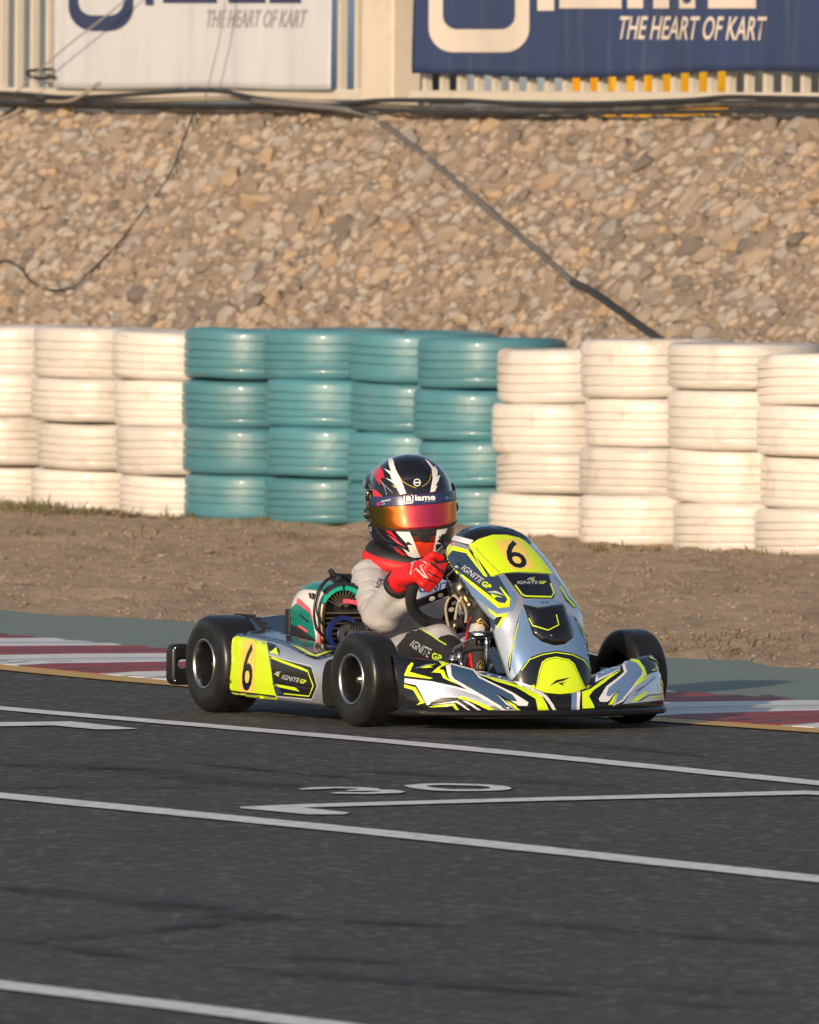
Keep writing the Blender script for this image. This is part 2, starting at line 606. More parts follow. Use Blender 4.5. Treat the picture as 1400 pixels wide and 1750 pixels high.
# the edge of the asphalt = outer side of the yellow line, read along its length
edge_px = [(-300, 1109), (0, 1137), (280, 1164), (700, 1197), (1130, 1228), (1400, 1247), (1700, 1268)]
edge = [ground(*p) for p in edge_px]
def stretch_ends(P, n=10, st=3.0):
    d0 = (P[0] - P[1]).normalized(); d1 = (P[-1] - P[-2]).normalized()
    return [P[0] + d0 * st * k for k in range(n, 0, -1)] + P + [P[-1] + d1 * st * k for k in range(1, n + 1)]


edge = stretch_ends(edge)
edge = spline(edge, 2400)


def along(poly_):
    out = [0.0]
    for i in range(1, len(poly_)): out.append(out[-1] + (poly_[i] - poly_[i - 1]).length)
    return out


edge_s = along(edge)


def edge_at(s):
    lo, hi = 0, len(edge) - 1
    while hi - lo > 1:
        mid = (lo + hi) // 2
        if edge_s[mid] <= s: lo = mid
        else: hi = mid
    t = (s - edge_s[lo]) / (edge_s[hi] - edge_s[lo])
    p = edge[lo].lerp(edge[hi], t)
    a = edge[max(lo - 24, 0)]; b_ = edge[min(hi + 24, len(edge) - 1)]
    d = (b_ - a).normalized()
    return p, V((-d.y, d.x, 0))        # normal away from the track


# asphalt: from the edge to far behind the camera
tb = MB()
secs = []
for p in edge[::24]:
    secs.append([V((p.x, p.y, 0)), V((p.x, p.y, 0)) - TN * 60])
tb.loft(secs, closed=False)
track = tb.build('track', M['asphalt'], recalc=False)
for p in track.data.polygons:
    if p.normal.z < 0: p.flip()
tag(track, 'dark grey asphalt racing track with painted lines', 'track', kind='structure')


def flat_poly(name, pts, mt, parent, z=.004, px=True):
    P = [ground(*p, z) if px else V((p[0], p[1], z)) for p in pts]
    v_, f = tri_poly([(p.x, p.y) for p in P], 5, 50)
    me = bpy.data.meshes.new(name)
    me.from_pydata([(x, y, z) for x, y in v_], [], f)
    me.materials.append(mt)
    for p in me.polygons:
        if p.normal.z < 0: p.flip()
    return link(name, me, parent)


def ribbon(name, pxs, width, mt, parent, z=.004, ext=25, wob=.007, n=700, taper=False):
    P = [ground(*p, z) for p in pxs]
    if ext:
        P = stretch_ends(P, 8, ext / 8)
    P = spline(P, n) if len(P) > 2 else [P[0].lerp(P[1], i / (n - 1)) for i in range(n)]
    mb = MB(); secs = []
    for i, p in enumerate(P):
        d = (P[min(i + 1, n - 1)] - P[max(i - 1, 0)]).normalized()
        nn = V((-d.y, d.x, 0))
        ww = width * (math.sin(pi * min(1, max(0, i / (n - 1)))) ** .5 if taper else 1)
        secs.append([p + nn * (ww / 2 + wob * noise.noise(p * 3) + wob * .6 * noise.noise(p * 17)), p - nn * (ww / 2 + wob * noise.noise(p * 3 + V((9, 0, 0))))])
    mb.loft(secs, closed=False)
    o = mb.build(name, mt, parent, recalc=False)
    for q in o.data.polygons:
        if q.normal.z < 0: q.flip()
    return o


ribbon('painted_line', [(0, 1210), (700, 1270), (1400, 1338)], .122, M['line_white'], track)
ribbon('painted_line', [(0, 1359), (700, 1428), (1400, 1502)], .142, M['line_white'], track)
ribbon('painted_line', [(0, 1682), (310, 1720), (620, 1759)], .13, M['line_white'], track)
GB = lambda *a: [(350 + x / 1.33333, 1180 + y / 1.33333) for x, y in a]
flat_poly('grid_box_marking', GB((80, 265), (215, 259), (700, 245), (1370, 228), (1430, 231), (1430, 240), (1372, 236.5), (700, 253), (222, 266.5), (330, 278), (318, 282), (235, 282), (82, 268)), M['line_white'], track)
flat_poly('grid_box_marking', [(-60, 1234.5), (60, 1233.5), (120, 1232.5), (236, 1245), (205, 1246.3), (165, 1246.3), (92, 1239.5), (-60, 1242)], M['line_white'], track)
flat_poly('grid_number', GB((213, 224), (235, 221), (300, 219.5), (360, 220.5), (395, 223), (400, 226), (430, 226.3), (458, 230), (445, 233.5), (380, 235.3), (300, 234.8), (285, 233), (310, 231.4), (370, 232), (405, 230), (385, 228.6), (330, 228.6), (318, 226.8), (345, 225.4), (352, 223.4), (300, 222.6), (250, 225), (220, 226)), M['line_white'], track)
oo = [(453, 216), (500, 212.5), (560, 211.8), (640, 214), (685, 218), (699, 223.5), (670, 227.5), (600, 229), (530, 228), (475, 222.5)]
ii = [(505, 216.5), (545, 215.2), (620, 217), (650, 220.5), (640, 224), (590, 225.2), (545, 223.8), (512, 219.6)]
nb_ = 40
OO = [ground(*GB((p.x, p.y))[0], .004) for p in spline([V((*q, 0)) for q in oo + oo[:1]], nb_ + 1)[:-1]]
II = [ground(*GB((p.x, p.y))[0], .004) for p in spline([V((*q, 0)) for q in ii + ii[:1]], nb_ + 1)[:-1]]
mb = MB()
mb.loft([[a, b_] for a, b_ in zip(OO, II)], closed=False, loop=True, cap=False)
o = mb.build('grid_number', M['line_white'], track, recalc=False)
for q in o.data.polygons:
    if q.normal.z < 0: q.flip()


def skid_mat():
    mt, t, b = nodes_of('rubber_marks')
    N, L = t.nodes, t.links
    b.inputs['Base Color'].default_value = (.014, .014, .015, 1); b.inputs['Roughness'].default_value = .7
    tc = N.new('ShaderNodeTexCoord')
    n = N.new('ShaderNodeTexNoise'); n.inputs['Scale'].default_value = 3.5; n.inputs['Detail'].default_value = 9; n.inputs['Roughness'].default_value = .7
    L.new(tc.outputs['Object'], n.inputs['Vector'])
    mr = N.new('ShaderNodeMapRange'); mr.inputs[1].default_value = .38; mr.inputs[2].default_value = .68; mr.inputs[4].default_value = .75
    L.new(n.outputs[0], mr.inputs[0]); L.new(mr.outputs[0], b.inputs['Alpha'])
    return mt


M['skid'] = skid_mat()
for pts, wd in (([(-60, 1301), (200, 1309), (400, 1333), (520, 1346)], .20), ([(-60, 1343), (180, 1341), (380, 1341)], .12),
                ([(-60, 1507), (100, 1520), (270, 1541), (430, 1565), (560, 1568), (820, 1582)], .20), ([(50, 1602), (200, 1592), (430, 1566)], .13),
                ([(440, 1626), (560, 1632), (700, 1643)], .14), ([(590, 1312), (700, 1318), (900, 1332), (1060, 1344)], .12),
                ([(260, 1295), (700, 1335)], .08), ([(-50, 1590), (300, 1640), (900, 1690), (1450, 1730)], .10), ([(800, 1560), (1100, 1590), (1450, 1610)], .12),
                ([(500, 1660), (900, 1672), (1450, 1700)], .09), ([(620, 1255), (900, 1262), (1200, 1290)], .13)):
    ribbon('skid_mark', pts, wd, M['skid'], track, z=.008, ext=0, wob=.05, n=60, taper=True)

# yellow edge line
mb = MB(); secs = []
for i in range(0, 2400, 6):
    s = edge_s[i]
    p, nn = edge_at(min(s, edge_s[-1] - 1e-3))
    secs.append([p + nn * .0 + V((0, 0, .004)), p - nn * .17 + V((0, 0, .004))])
mb.loft(secs, closed=False)
o = mb.build('painted_edge_line', M['line_yellow'], track, recalc=False)
for q in o.data.polygons:
    if q.normal.z < 0: q.flip()

# ---- kerb: corrugated blocks of red and white beside the edge line
kerb = MB()
ks0 = None
KW = 1.00
# arc position of the block boundary that shows white over red at the left edge of the photo
def s_of(px, py):
    P = ground(px, py)
    return min(range(2400), key=lambda i: (edge[i] - P).length)
sa = edge_s[s_of(0, 1137)]
sb_ = edge_s[s_of(1700, 1268)]
BL = .633
blocks = []
s = sa - 8.0
kroot = None
kb_meshes = []
k = 0
kerb_root = MB()
for a_ in (0,):
    secs = []
    t = sa - 9
    while t < sb_ + 5:
        p, nn = edge_at(t)
        secs.append([p + V((0, 0, -.04)), p + V((0, 0, .002)), p + nn * KW + V((0, 0, .002)), p + nn * KW + V((0, 0, -.04))])
        t += .4
    kerb_root.loft(secs, closed=False)
kerb_o = kerb_root.build('kerb', M['kerb_red'], recalc=True)
tag(kerb_o, 'red and white striped concrete kerb along the track edge', 'kerb', kind='structure')
t = sa - .505 - 14 * BL
while t < sb_ + 4:
    mb = MB(); secs = []
    nseg = 24
    for j in range(nseg + 1):
        tt = t + BL * j / nseg * .998
        p, nn = edge_at(tt)
        fr_ = (j / nseg * 3) % 1; ridge = .006 * (1 - abs(2 * fr_ - .55) ** 2 if 0 < fr_ < .95 else 0) * (1 if fr_ else 0)
        z0 = .006 + ridge; z1 = .006 + ridge
        secs.append([p + nn * .002 + V((0, 0, -.01)), p + nn * .004 + V((0, 0, .0055)), p + nn * .10 + V((0, 0, z0)), p + nn * KW * .5 + V((0, 0, (z0 + z1) / 2 + .002)), p + nn * (KW - .004) + V((0, 0, z1))])
    mb.loft(secs, closed=False)
    o = mb.build('kerb_block', [M['kerb_white'], M['groove_grey']] if k % 2 == 0 else [M['kerb_red'], M['groove_red']], kerb_o, recalc=False, angle=60)
    for q in o.data.polygons:
        if (q.index // 3) % 8 in (0, 1): q.material_index = 1  # darker lines in the colour make the ridges show
    for q in o.data.polygons:
        if q.normal.z < 0: q.flip()
    k += 1
    t += BL

# ---- green painted strip behind the kerb
mb = MB(); secs = []
far_px = [(-300, 1022), (0, 1045), (120, 1055), (300, 1064), (700, 1098), (1140, 1127), (1254, 1129), (1323, 1143), (1400, 1147), (1700, 1165)]
farp = [ground(*p) for p in far_px]
farp = spline(stretch_ends(farp), 300)
t = sa - 9
while t < sb_ + 5:
    p, nn = edge_at(t)
    best = min(farp, key=lambda q: abs((q - p).dot(V((nn.y, -nn.x, 0)))))
    wd = max(KW + .25, (best - p).dot(nn))
    q = p + nn * (wd + .05 * noise.noise(p * 1.7))
    secs.append([p + nn * KW + V((0, 0, .004)), p + nn * (KW + .3) + V((0, 0, .006)), V((q.x, q.y, .006)), V((q.x, q.y, -.08))])
    t += .15
mb.loft(secs, closed=False)
o = mb.build('run_off_strip', M['green_paint'], recalc=False)
for q in o.data.polygons:
    if q.normal.z < 0: q.flip()
tag(o, 'faded green painted concrete strip behind the kerb', 'run-off strip', kind='structure')

# ---- dirt verge, uneven, with stones
def vz(x, y):
    P = V((x, y, 0))
    return .030 * noise.noise(P * 1.3) + .032 * noise.noise(P * 4.1) + .030 * noise.noise(P * 11) - .028


mb = MB()
U0, U1, Wd0, Wd1 = -13, 20, 2.0, 13.0     # along kart axis (ky), across (kx)
nx, ny = 150, 420
grid = []
for i in range(ny):
    rowv = []
    ky = U0 + (U1 + 10 - U0) * i / (ny - 1)
    for j in range(nx):
        kx = 1.5 + 11.5 * j / (nx - 1)
        P = K0 + TN * kx - TD * ky
        rowv.append(V((P.x, P.y, vz(P.x, P.y))))
    grid.append(rowv)
mb.loft(grid, closed=False)
o = mb.build('dirt_verge', M['dirt'], recalc=False, angle=0)
if o.data.polygons[0].normal.z < 0:
    o.data.flip_normals()
tag(o, 'bare dry dirt between the kerb strip and the tyre wall', 'dirt', kind='structure')

STONE_COLS = [(.325, .26, .20), (.27, .215, .17), (.37, .29, .215), (.305, .275, .245), (.235, .19, .155), (.36, .31, .26), (.37, .27, .18), (.17, .145, .125)]
SM = [mk('stone_%d' % i, c, .9, var=.28, scale=26, bump=.5, bscale=60, dist=.006) for i, c in enumerate(STONE_COLS)]


def rock_protos(n, sub, rnd, flat=(.55, .8)):
    out = []
    for k in range(n):
        bm = bmesh.new()
        bmesh.ops.create_icosphere(bm, subdivisions=sub, radius=1)
        off = V((rnd.uniform(-50, 50),) * 3)
        pls = [(V((rnd.gauss(0, 1), rnd.gauss(0, 1), rnd.gauss(0, 1))).normalized(), rnd.uniform(.62, .95)) for q_ in range(9)]
        fl = rnd.uniform(*flat); ex_ = rnd.uniform(.7, 1.0)
        for v_ in bm.verts:
            c = v_.co
            d = 1.12
            for pn, ph in pls:
                q_ = c.dot(pn)
                if q_ > 1e-3: d = min(d, ph / q_)
            d *= 1 + .16 * noise.noise(c * 1.1 + off) + .07 * noise.noise(c * 2.7 + off)
            v_.co = V((c.x * d, c.y * d * ex_, c.z * d * fl))
        out.append(([v_.co.copy() for v_ in bm.verts], [[v_.index for v_ in f.verts] for f in bm.faces]))
        bm.free()
    return out


rnd = random.Random(77)
clod = rock_protos(8, 0, rnd, (.7, 1.0))
vs = []; fs = []
for k in range(70000):
    kx = 2.7 + 5.3 * rnd.random(); ky = -7 + 27 * rnd.random()
    P = K0 + TN * kx - TD * ky
    r = .0025 + .0055 * rnd.random() ** 4
    pv, pf = rnd.choice(clod)
    c_, s_ = cos(k * 1.7), sin(k * 1.7)
    b0 = len(vs); zz = vz(P.x, P.y) + r * .25
    vs += [(P.x + r * 1.3 * (p.x * c_ - p.y * s_), P.y + r * 1.3 * (p.x * s_ + p.y * c_), zz + p.z * r * .8) for p in pv]
    fs += [[i + b0 for i in f] for f in pf]
me = bpy.data.meshes.new('clods'); me.from_pydata(vs, [], fs); me.materials.append(M['dirt']); me.shade_smooth()
tag(link('clods', me), 'crumbly clods of dry earth covering the verge', 'clods', kind='stuff')
rnd = random.Random(11)
peb = rock_protos(8, 1, rnd)
vs = []; fs = []; mi = []
for k in range(9000):
    kx = 2.2 + 5.8 * rnd.random(); ky = -7 + 27 * rnd.random()
    P = K0 + TN * kx - TD * ky
    # keep off the green strip
    r = .004 + .012 * rnd.random() ** 5
    if kx < 2.75: continue
    pv, pf = rnd.choice(peb)
    R = Matrix.Rotation(rnd.random() * 6.28, 3, 'Z')
    b0 = len(vs)
    c = V((P.x, P.y, vz(P.x, P.y) + r * .2))
    sx = rnd.uniform(.8, 1.7)
    vs += [c + R @ V((p.x * r * sx, p.y * r, p.z * r * .8)) for p in pv]
    fs += [[i + b0 for i in f] for f in pf]; mi += [rnd.choice((1, 1, 4, 4, 4, 7, 3))] * len(pf)
me = bpy.data.meshes.new('gravel'); me.from_pydata([tuple(p) for p in vs], [], fs)
for x in SM: me.materials.append(x)
me.polygons.foreach_set('material_index', mi); me.shade_smooth()
tag(link('gravel', me), 'small loose stones scattered over the dry dirt', 'gravel', kind='stuff')

# ---------------------------------------------------------------- tyre wall
def tyre_mat(name, c, dirt, rough):
    mt = mk(name, c, rough, var=.13, scale=6, bump=.45, bscale=22, dirt=dirt, dscale=5.5, dthr=(.52, .82), coat=.18, dist=.005)
    t = mt.node_tree; N, L = t.nodes, t.links; b = N['Principled BSDF']
    oi = N.new('ShaderNodeObjectInfo'); mr = N.new('ShaderNodeMapRange'); mr.inputs[3].default_value = .84; mr.inputs[4].default_value = 1.04
    L.new(oi.outputs['Random'], mr.inputs[0])
    src = b.inputs['Base Color'].links[0].from_socket
    # grey rubber showing through worn rings of paint
    tc = N.new('ShaderNodeTexCoord'); mp = N.new('ShaderNodeMapping'); mp.inputs['Scale'].default_value = (3, 3, 26)
    n = N.new('ShaderNodeTexNoise'); n.inputs['Scale'].default_value = 1.6; n.inputs['Detail'].default_value = 6
    L.new(tc.outputs['Object'], mp.inputs[0]); L.new(mp.outputs[0], n.inputs['Vector'])
    m3 = N.new('ShaderNodeMapRange'); m3.inputs[1].default_value = .60; m3.inputs[2].default_value = .78; m3.inputs[4].default_value = .38
    L.new(n.outputs[0], m3.inputs[0])
    wx = N.new('ShaderNodeMix'); wx.data_type = 'RGBA'; wx.inputs[7].default_value = (.16, .15, .14, 1)
    L.new(m3.outputs[0], wx.inputs[0]); L.new(src, wx.inputs[6])
    mu = N.new('ShaderNodeVectorMath'); mu.operation = 'SCALE'
    L.new(wx.outputs[2], mu.inputs[0]); L.new(mr.outputs[0], mu.inputs['Scale']); L.new(mu.outputs[0], b.inputs['Base Color'])
    return mt


M['tyre_white'] = tyre_mat('white_painted_tyre', (.66, .615, .565), (.40, .32, .25), .46)
M['tyre_teal'] = tyre_mat('teal_painted_tyre', (.072, .225, .275), (.13, .24, .25), .42)
TR, TH = .318, .197


def wall_tyre_mesh(name, mt, seed):
    rr = random.Random(seed)
    h = TH / 2
    prof = [(.185, h * .62), (.20, h * .78), (.235, h * .94), (.272, h * .99), (.297, h * .965), (.3095, h * .895), (.3155, h * .78), (.3175, h * .66)]
    gs = [h * (.42 + rr.uniform(-.06, .06)), h * .08, -h * (.26 + rr.uniform(-.05, .05)), -h * .58]
    if rr.random() < .4: gs.pop(rr.randrange(4))
    for g in gs:
        prof += [(.3185 - .002 * abs(g) / h, g + .0036), (.3170, g + .0029), (.308, g + .0025), (.308, g - .0025), (.3170, g - .0029), (.3185 - .002 * abs(g) / h, g - .0036)]
    prof += [(.3175, -h * .68), (.3155, -h * .80), (.3095, -h * .90), (.297, -h * .965), (.272, -h * .99), (.235, -h * .94), (.20, -h * .78), (.185, -h * .62), (.180, 0)]
    mb = MB()
    seg = 72
    secs = []
    off = V((seed * 3.1, 0, 0))
    for k_ in range(seg):
        a = 2 * pi * k_ / seg
        q = 1 + .010 * noise.noise(V((cos(a) * 1.3, sin(a) * 1.3, 0)) + off)
        zz = .006 * noise.noise(V((cos(a), sin(a), 5)) + off)
        secs.append([V((r_ * q * cos(a), r_ * q * sin(a), z_ + zz)) for r_, z_ in prof])
    mb.loft(secs, True, False, True)
    return mb.mesh(name, mt, 35)


stack_left = [-90, 55, 195, 314, 455, 590, 710, 841, 992, 1143, 1294, 1442]
stack_base = [862, 874, 884, 890, 897, 902, 908, 922, 935, 945, 951, 960]
stack_tops = [(558, 640, 714, 797), (562, 649, 723, 801), (569, 651, 731, 814), (565, 652, 733, 813), (564, 650, 732, 817), (569, 655, 740, 827),
              (580, 668, 755, 833), (598, 691, 777, 847), (582, 682, 765, 848), (589, 667, 769, 860), (607, 695, 781, 870), None]
stack_kind = 'wwwttttwwwww'
desc = ['white painted tyre, {} of the stack cut off by the left edge',
        'white painted tyre, {} of the second stack from the left edge',
        'white painted tyre, {} of the stack left of the teal run',
        'teal painted tyre, {} of the leftmost teal stack',
        'teal painted tyre, {} of the second teal stack from the left',
        "teal painted tyre, {} of the third teal stack, beside the helmet",
        "teal painted tyre, {} of the rightmost teal stack, behind the helmet",
        'white painted tyre, {} of the stack right of the teal run',
        'white painted tyre, {} of the second stack right of the teal',
        'white painted tyre, {} of the third stack right of the teal',
        'white painted tyre, {} of the last stack at the right edge',
        None]
lev = ['lowest', 'second from the ground', 'third from the ground', 'topmost']
tm = {c: [wall_tyre_mesh('tyre', M['tyre_white' if c == 'w' else 'tyre_teal'], 10 + s_ + (50 if c == 't' else 0)) for s_ in range(4)] for c in 'wt'}
rnd = random.Random(5)
wall_c = []
for i, (lx, by) in enumerate(zip(stack_left, stack_base)):
    P = ground(lx + 90, by, -.03)
    D = P.y + 40 + .25
    sc = FPX / D
    cx = (lx - 700) / sc + TR
    cy = P.y + .26
    wall_c.append(V((cx, cy, 0)))
    if desc[i] is None: continue
    z = -.030
    tops = list(reversed(stack_tops[i])); lows = [by] + tops[:-1]
    for j in range(4):
        hh = (lows[j] - tops[j]) / sc
        o = link('tyre', rnd.choice(tm[stack_kind[i]]))
        rs = 1 + rnd.uniform(-.012, .012)
        o.scale = (rs, rs, hh / TH * 1.015)
        o.location = (cx + rnd.uniform(-.018, .018), cy + rnd.uniform(-.035, .035), z + hh / 2)
        o.rotation_euler = (rnd.uniform(-.022, .022), rnd.uniform(-.022, .022), rnd.random() * 6.28)
        z += hh
        tag(o, desc[i].format(lev[j]), 'tyre', 'painted tyres stacked in the barrier wall')
WU = (wall_c[10] - wall_c[1]).normalized()
WN = V((WU.y, -WU.x, 0))
if WN.y > 0: WN = -WN                      # towards the track
W0 = wall_c[6].copy()

# ---------------------------------------------------------------- stony embankment
BK0, BK1, BZ = .55, 2.35, 1.725            # base and crest distance behind the tyre line, crest height
PTOP = W0 - WN * BK1


def bank(u, v):
    """u along the wall, v from base 0 to crest 1"""
    P = W0 + WU * u - WN * (BK0 + (BK1 - BK0) * v)
    return V((P.x, P.y, -.05 + (BZ + .05) * v))


BNRM = WU.cross(bank(0, 1) - bank(0, 0)).normalized()
if BNRM.z < 0: BNRM = -BNRM


def bank_disp(P):
    return .035 * noise.noise(P * 1.6) + .02 * noise.noise(P * 5) + .012 * noise.noise(P * 13)


M['bank_soil'] = mk('bank_soil', (.275, .212, .155), .95, var=.45, scale=22, bump=.9, bscale=45, dist=.02, dirt=(.19, .145, .105), dscale=5, dthr=(.5, .75))
mb = MB(); secs = []
for u in [-90 + 5 * k_ for k_ in range(15)] + [-16 + 24 * k_ / 419 for k_ in range(420)] + [9.5, 12, 16, 22, 30, 40]:
    rowv = []
    for j in range(60):
        P = bank(u, j / 59)
        rowv.append(P + BNRM * bank_disp(P) * (1 if j < 57 else .4))
    crest = bank(u, 1)
    for dd in (.3, 1.2, 6, 25):
        rowv.append(V((crest.x, crest.y, BZ - .03)) - WN * dd)
    secs.append(rowv)
mb.loft(secs, closed=False)
emb = mb.build('embankment', M['bank_soil'], recalc=False, angle=0)
if emb.data.polygons[30].normal.z < 0: emb.data.flip_normals()
tag(emb, 'sloping stony embankment rising behind the tyre wall', 'embankment', kind='structure')

rnd = random.Random(23)
rp = rock_protos(10, 2, rnd, (.6, .9))
rp_small = rock_protos(10, 1, rnd, (.6, .9))
B3 = Matrix((WU, BNRM.cross(WU), BNRM)).transposed()     # bank frame: along, up the slope, out
spots = []
for k in range(24000):
    u = -12.5 + 18 * rnd.random(); v_ = .02 + .97 * rnd.random()
    big = rnd.random()
    r = .014 + .021 * rnd.random() + (.022 * rnd.random() if big > .80 else 0) + (.022 * rnd.random() if big > .97 else 0)
    spots.append((r, u, v_))
# show-largest first, thin out clashes between the large ones
spots.sort(reverse=True)
kept = []
cell = {}
for r, u, v_ in spots:
    sx, sy = u, v_ * (bank(0, 1) - bank(0, 0)).length
    kx_, ky_ = int(sx / .1), int(sy / .1)
    ok = True
    for a_ in (-1, 0, 1):
        for b_ in (-1, 0, 1):
            for (x2, y2, r2) in cell.get((kx_ + a_, ky_ + b_), ()):
                if (x2 - sx) ** 2 + (y2 - sy) ** 2 < ((r + r2) * .72) ** 2: ok = False
    if ok:
        cell.setdefault((kx_, ky_), []).append((sx, sy, r))
        kept.append((r, u, v_))
indiv = 0
pm = {}
vs = []; fs = []; mi = []
for r, u, v_ in kept:
    P = bank(u, v_); P = P + BNRM * (bank_disp(P) + r * .02)
    vis = -7.5 < u < 2.6 and v_ > .34
    c = rnd.choice((0, 0, 0, 1, 1, 2, 3, 3, 4, 5, 5, 0, 6, 7, 1))
    ang = radians(40) + rnd.gauss(0, .45)
    el = rnd.uniform(1.0, 1.55)
    R = B3 @ Matrix.Rotation(ang, 3, 'Z') @ Matrix.Rotation(rnd.gauss(0, .35), 3, 'X')
    if indiv < 300 and vis and r > .03:
        q = rnd.randrange(len(rp))
        if (q, c) not in pm:
            pv, pf = rp[q]
            me = bpy.data.meshes.new('stone'); me.from_pydata([tuple(p) for p in pv], [], pf)
            me.materials.append(SM[c]); me.shade_smooth(); me.set_sharp_from_angle(angle=radians(28)); pm[(q, c)] = me
        o = link('stone', pm[(q, c)], emb)
        o.matrix_local = Matrix.Translation(P) @ R.to_4x4() @ Matrix.Diagonal((r * el, r / el ** .3, r, 1))
        indiv += 1
    else:
        pv, pf = rnd.choice(rp if r > .028 else rp_small)
        b0 = len(vs)
        vs += [P + R @ V((p.x * r * el, p.y * r / el ** .3, p.z * r)) for p in pv]
        fs += [[i + b0 for i in f] for f in pf]; mi += [c] * len(pf)
me = bpy.data.meshes.new('stones'); me.from_pydata([tuple(p) for p in vs], [], fs)
for x in SM: me.materials.append(x)
me.polygons.foreach_set('material_index', mi); me.shade_smooth()
tag(link('stones', me, emb), kind='stuff')
print('stones', len(kept), 'single', indiv)

# ---------------------------------------------------------------- grass at the foot of the tyres
M['grass'] = mk('dry_grass', (.14, .125, .055), .8, var=.5, scale=8)
rnd = random.Random(3)
mb = MB()
for i in range(len(wall_c) - 1):
    dens = [7, 8, 5, 2, 2, 1, 1, 1, 2, 2, 1][i]
    for k in range(dens * 2):
        P = wall_c[i].lerp(wall_c[i + 1], rnd.random()) + WN * (.36 + .5 * rnd.random() ** 2)
        hgt = rnd.uniform(.02, .055) * (1.3 if i < 3 else .8)
        for b_ in range(rnd.randint(18, 40)):
            a = rnd.random() * 6.28; d = V((cos(a), sin(a), 0))
            q = P + V((rnd.gauss(0, .06), rnd.gauss(0, .06), 0)); q.z = vz(q.x, q.y) - .005
            hh = hgt * rnd.uniform(.5, 1.1); wd = V((-d.y, d.x, 0)) * .0035
            p1 = q + d * hh * .35 + V((0, 0, hh * .6)); p2 = q + d * hh * .9 + V((0, 0, hh))
            a1, a2, b1, b2, c1 = [mb.bm.verts.new(x) for x in (q - wd, q + wd, p1 - wd * .8, p1 + wd * .8, p2)]
            mb.face([a1, a2, b2, b1]); mb.face([b1, b2, c1])
tag(mb.build('grass', M['grass'], recalc=False, angle=0), 'thin dry grass tufts along the foot of the tyre wall', 'grass', kind='stuff')
rnd = random.Random(31)
mb = MB()
for (px_, py_, n_, s_) in ((1215, 1090, 9, .10), (1280, 1100, 8, .10), (1232, 1112, 6, .12), (1330, 1080, 5, .10), (1180, 1118, 5, .10), (300, 1050, 6, .10), (60, 905, 7, .10), (130, 910, 6, .10), (220, 910, 5, .08), (30, 905, 5, .08), (480, 915, 6, .1), (1150, 1090, 4, .1)):
    C_ = ground(px_, py_)
    for k in range(n_ * 6):
        a = rnd.random() * 6.28; d = V((cos(a), sin(a), 0))
        q = C_ + V((rnd.gauss(0, s_), rnd.gauss(0, s_ * 4), 0)); q.z = vz(q.x, q.y) - .004
        hh = .034 * rnd.uniform(.4, 1.1); wd = V((-d.y, d.x, 0)) * .004
        p1 = q + d * hh * .4 + V((0, 0, hh * .6)); p2 = q + d * hh + V((0, 0, hh * .9))
        a1, a2, b1, b2, c1 = [mb.bm.verts.new(x) for x in (q - wd, q + wd, p1 - wd * .8, p1 + wd * .8, p2)]
        mb.face([a1, a2, b2, b1]); mb.face([b1, b2, c1])
tag(mb.build('weeds', M['grass'], recalc=False, angle=0), 'sparse dry weeds growing in the bare dirt', 'weeds', kind='stuff')

# ---------------------------------------------------------------- fence on the crest
FO = BK1 + .16
FP = W0 - WN * FO


def fp(px, py, off=0.0):
    return plane(px, py, FP + WN * off, WN)


def fuz(px, py, off=0.0):
    P = fp(px, py, off)
    return (P - FP).dot(WU), P.z


M['fence'] = mk('cream_painted_steel', (.56, .51, .43), .5, var=.1, scale=9, dirt=(.36, .31, .25), dscale=9, dthr=(.6, .8))
M['pillar'] = mk('cream_rendered_post', (.60, .53, .43), .7, var=.08, scale=7, bump=.2, bscale=60, dirt=(.45, .36, .26), dscale=3, dthr=(.55, .8))
FM = Matrix.Translation(V((FP.x, FP.y, BZ)))
fence = empty('fence', FM)
tag(fence, 'cream painted steel railing fence on top of the embankment', 'fence')
FI = FM.inverted()
WROT = Matrix((WU, -WN, V((0, 0, 1)))).transposed()
ZB_ = fp(300, 160).z
ZT = 3.6
bar_me = MB().box((0, 0, 0), (.034, .034, ZT - ZB_ - .02), WROT).mesh('bar', M['fence'])
u0 = fuz(6, 100)[0]
for k in range(-14, 62):
    u = u0 + k * .1605
    P = FP + WU * u
    pu0 = fuz(634, 100)[0]; pu1 = fuz(706, 100)[0]
    if pu0 - .03 < u < pu1 + .03: continue
    o = link('bar', bar_me, fence)
    o.location = FI @ V((P.x, P.y, (ZB_ + ZT) / 2 + .01))
for (za, hh) in ((ZB_, .05), (ZT, .05)):
    for (ua, ub) in ((u0 - 2.4, fuz(633, 100)[0]), (fuz(707, 100)[0], u0 + 10)):
        a = FP + WU * ua; b_ = FP + WU * ub
        mb = MB(); mb.box(FI @ ((a + b_) / 2 + V((0, 0, za - FP.z))), ((b_ - a).length, .055, hh), WROT)
        mb.build('rail', M['fence'], fence, bevel=.008)
pu = (fuz(634, 100)[0] + fuz(704, 100)[0]) / 2
P = FP + WU * pu
wdt = .235
mb = MB(); mb.box(FI @ V((P.x, P.y, (BZ - .25 + ZT + .1) / 2)), (.30, .16, ZT + .1 - BZ + .25), WROT)
mb.build('post', M['pillar'], fence, bevel=.012)

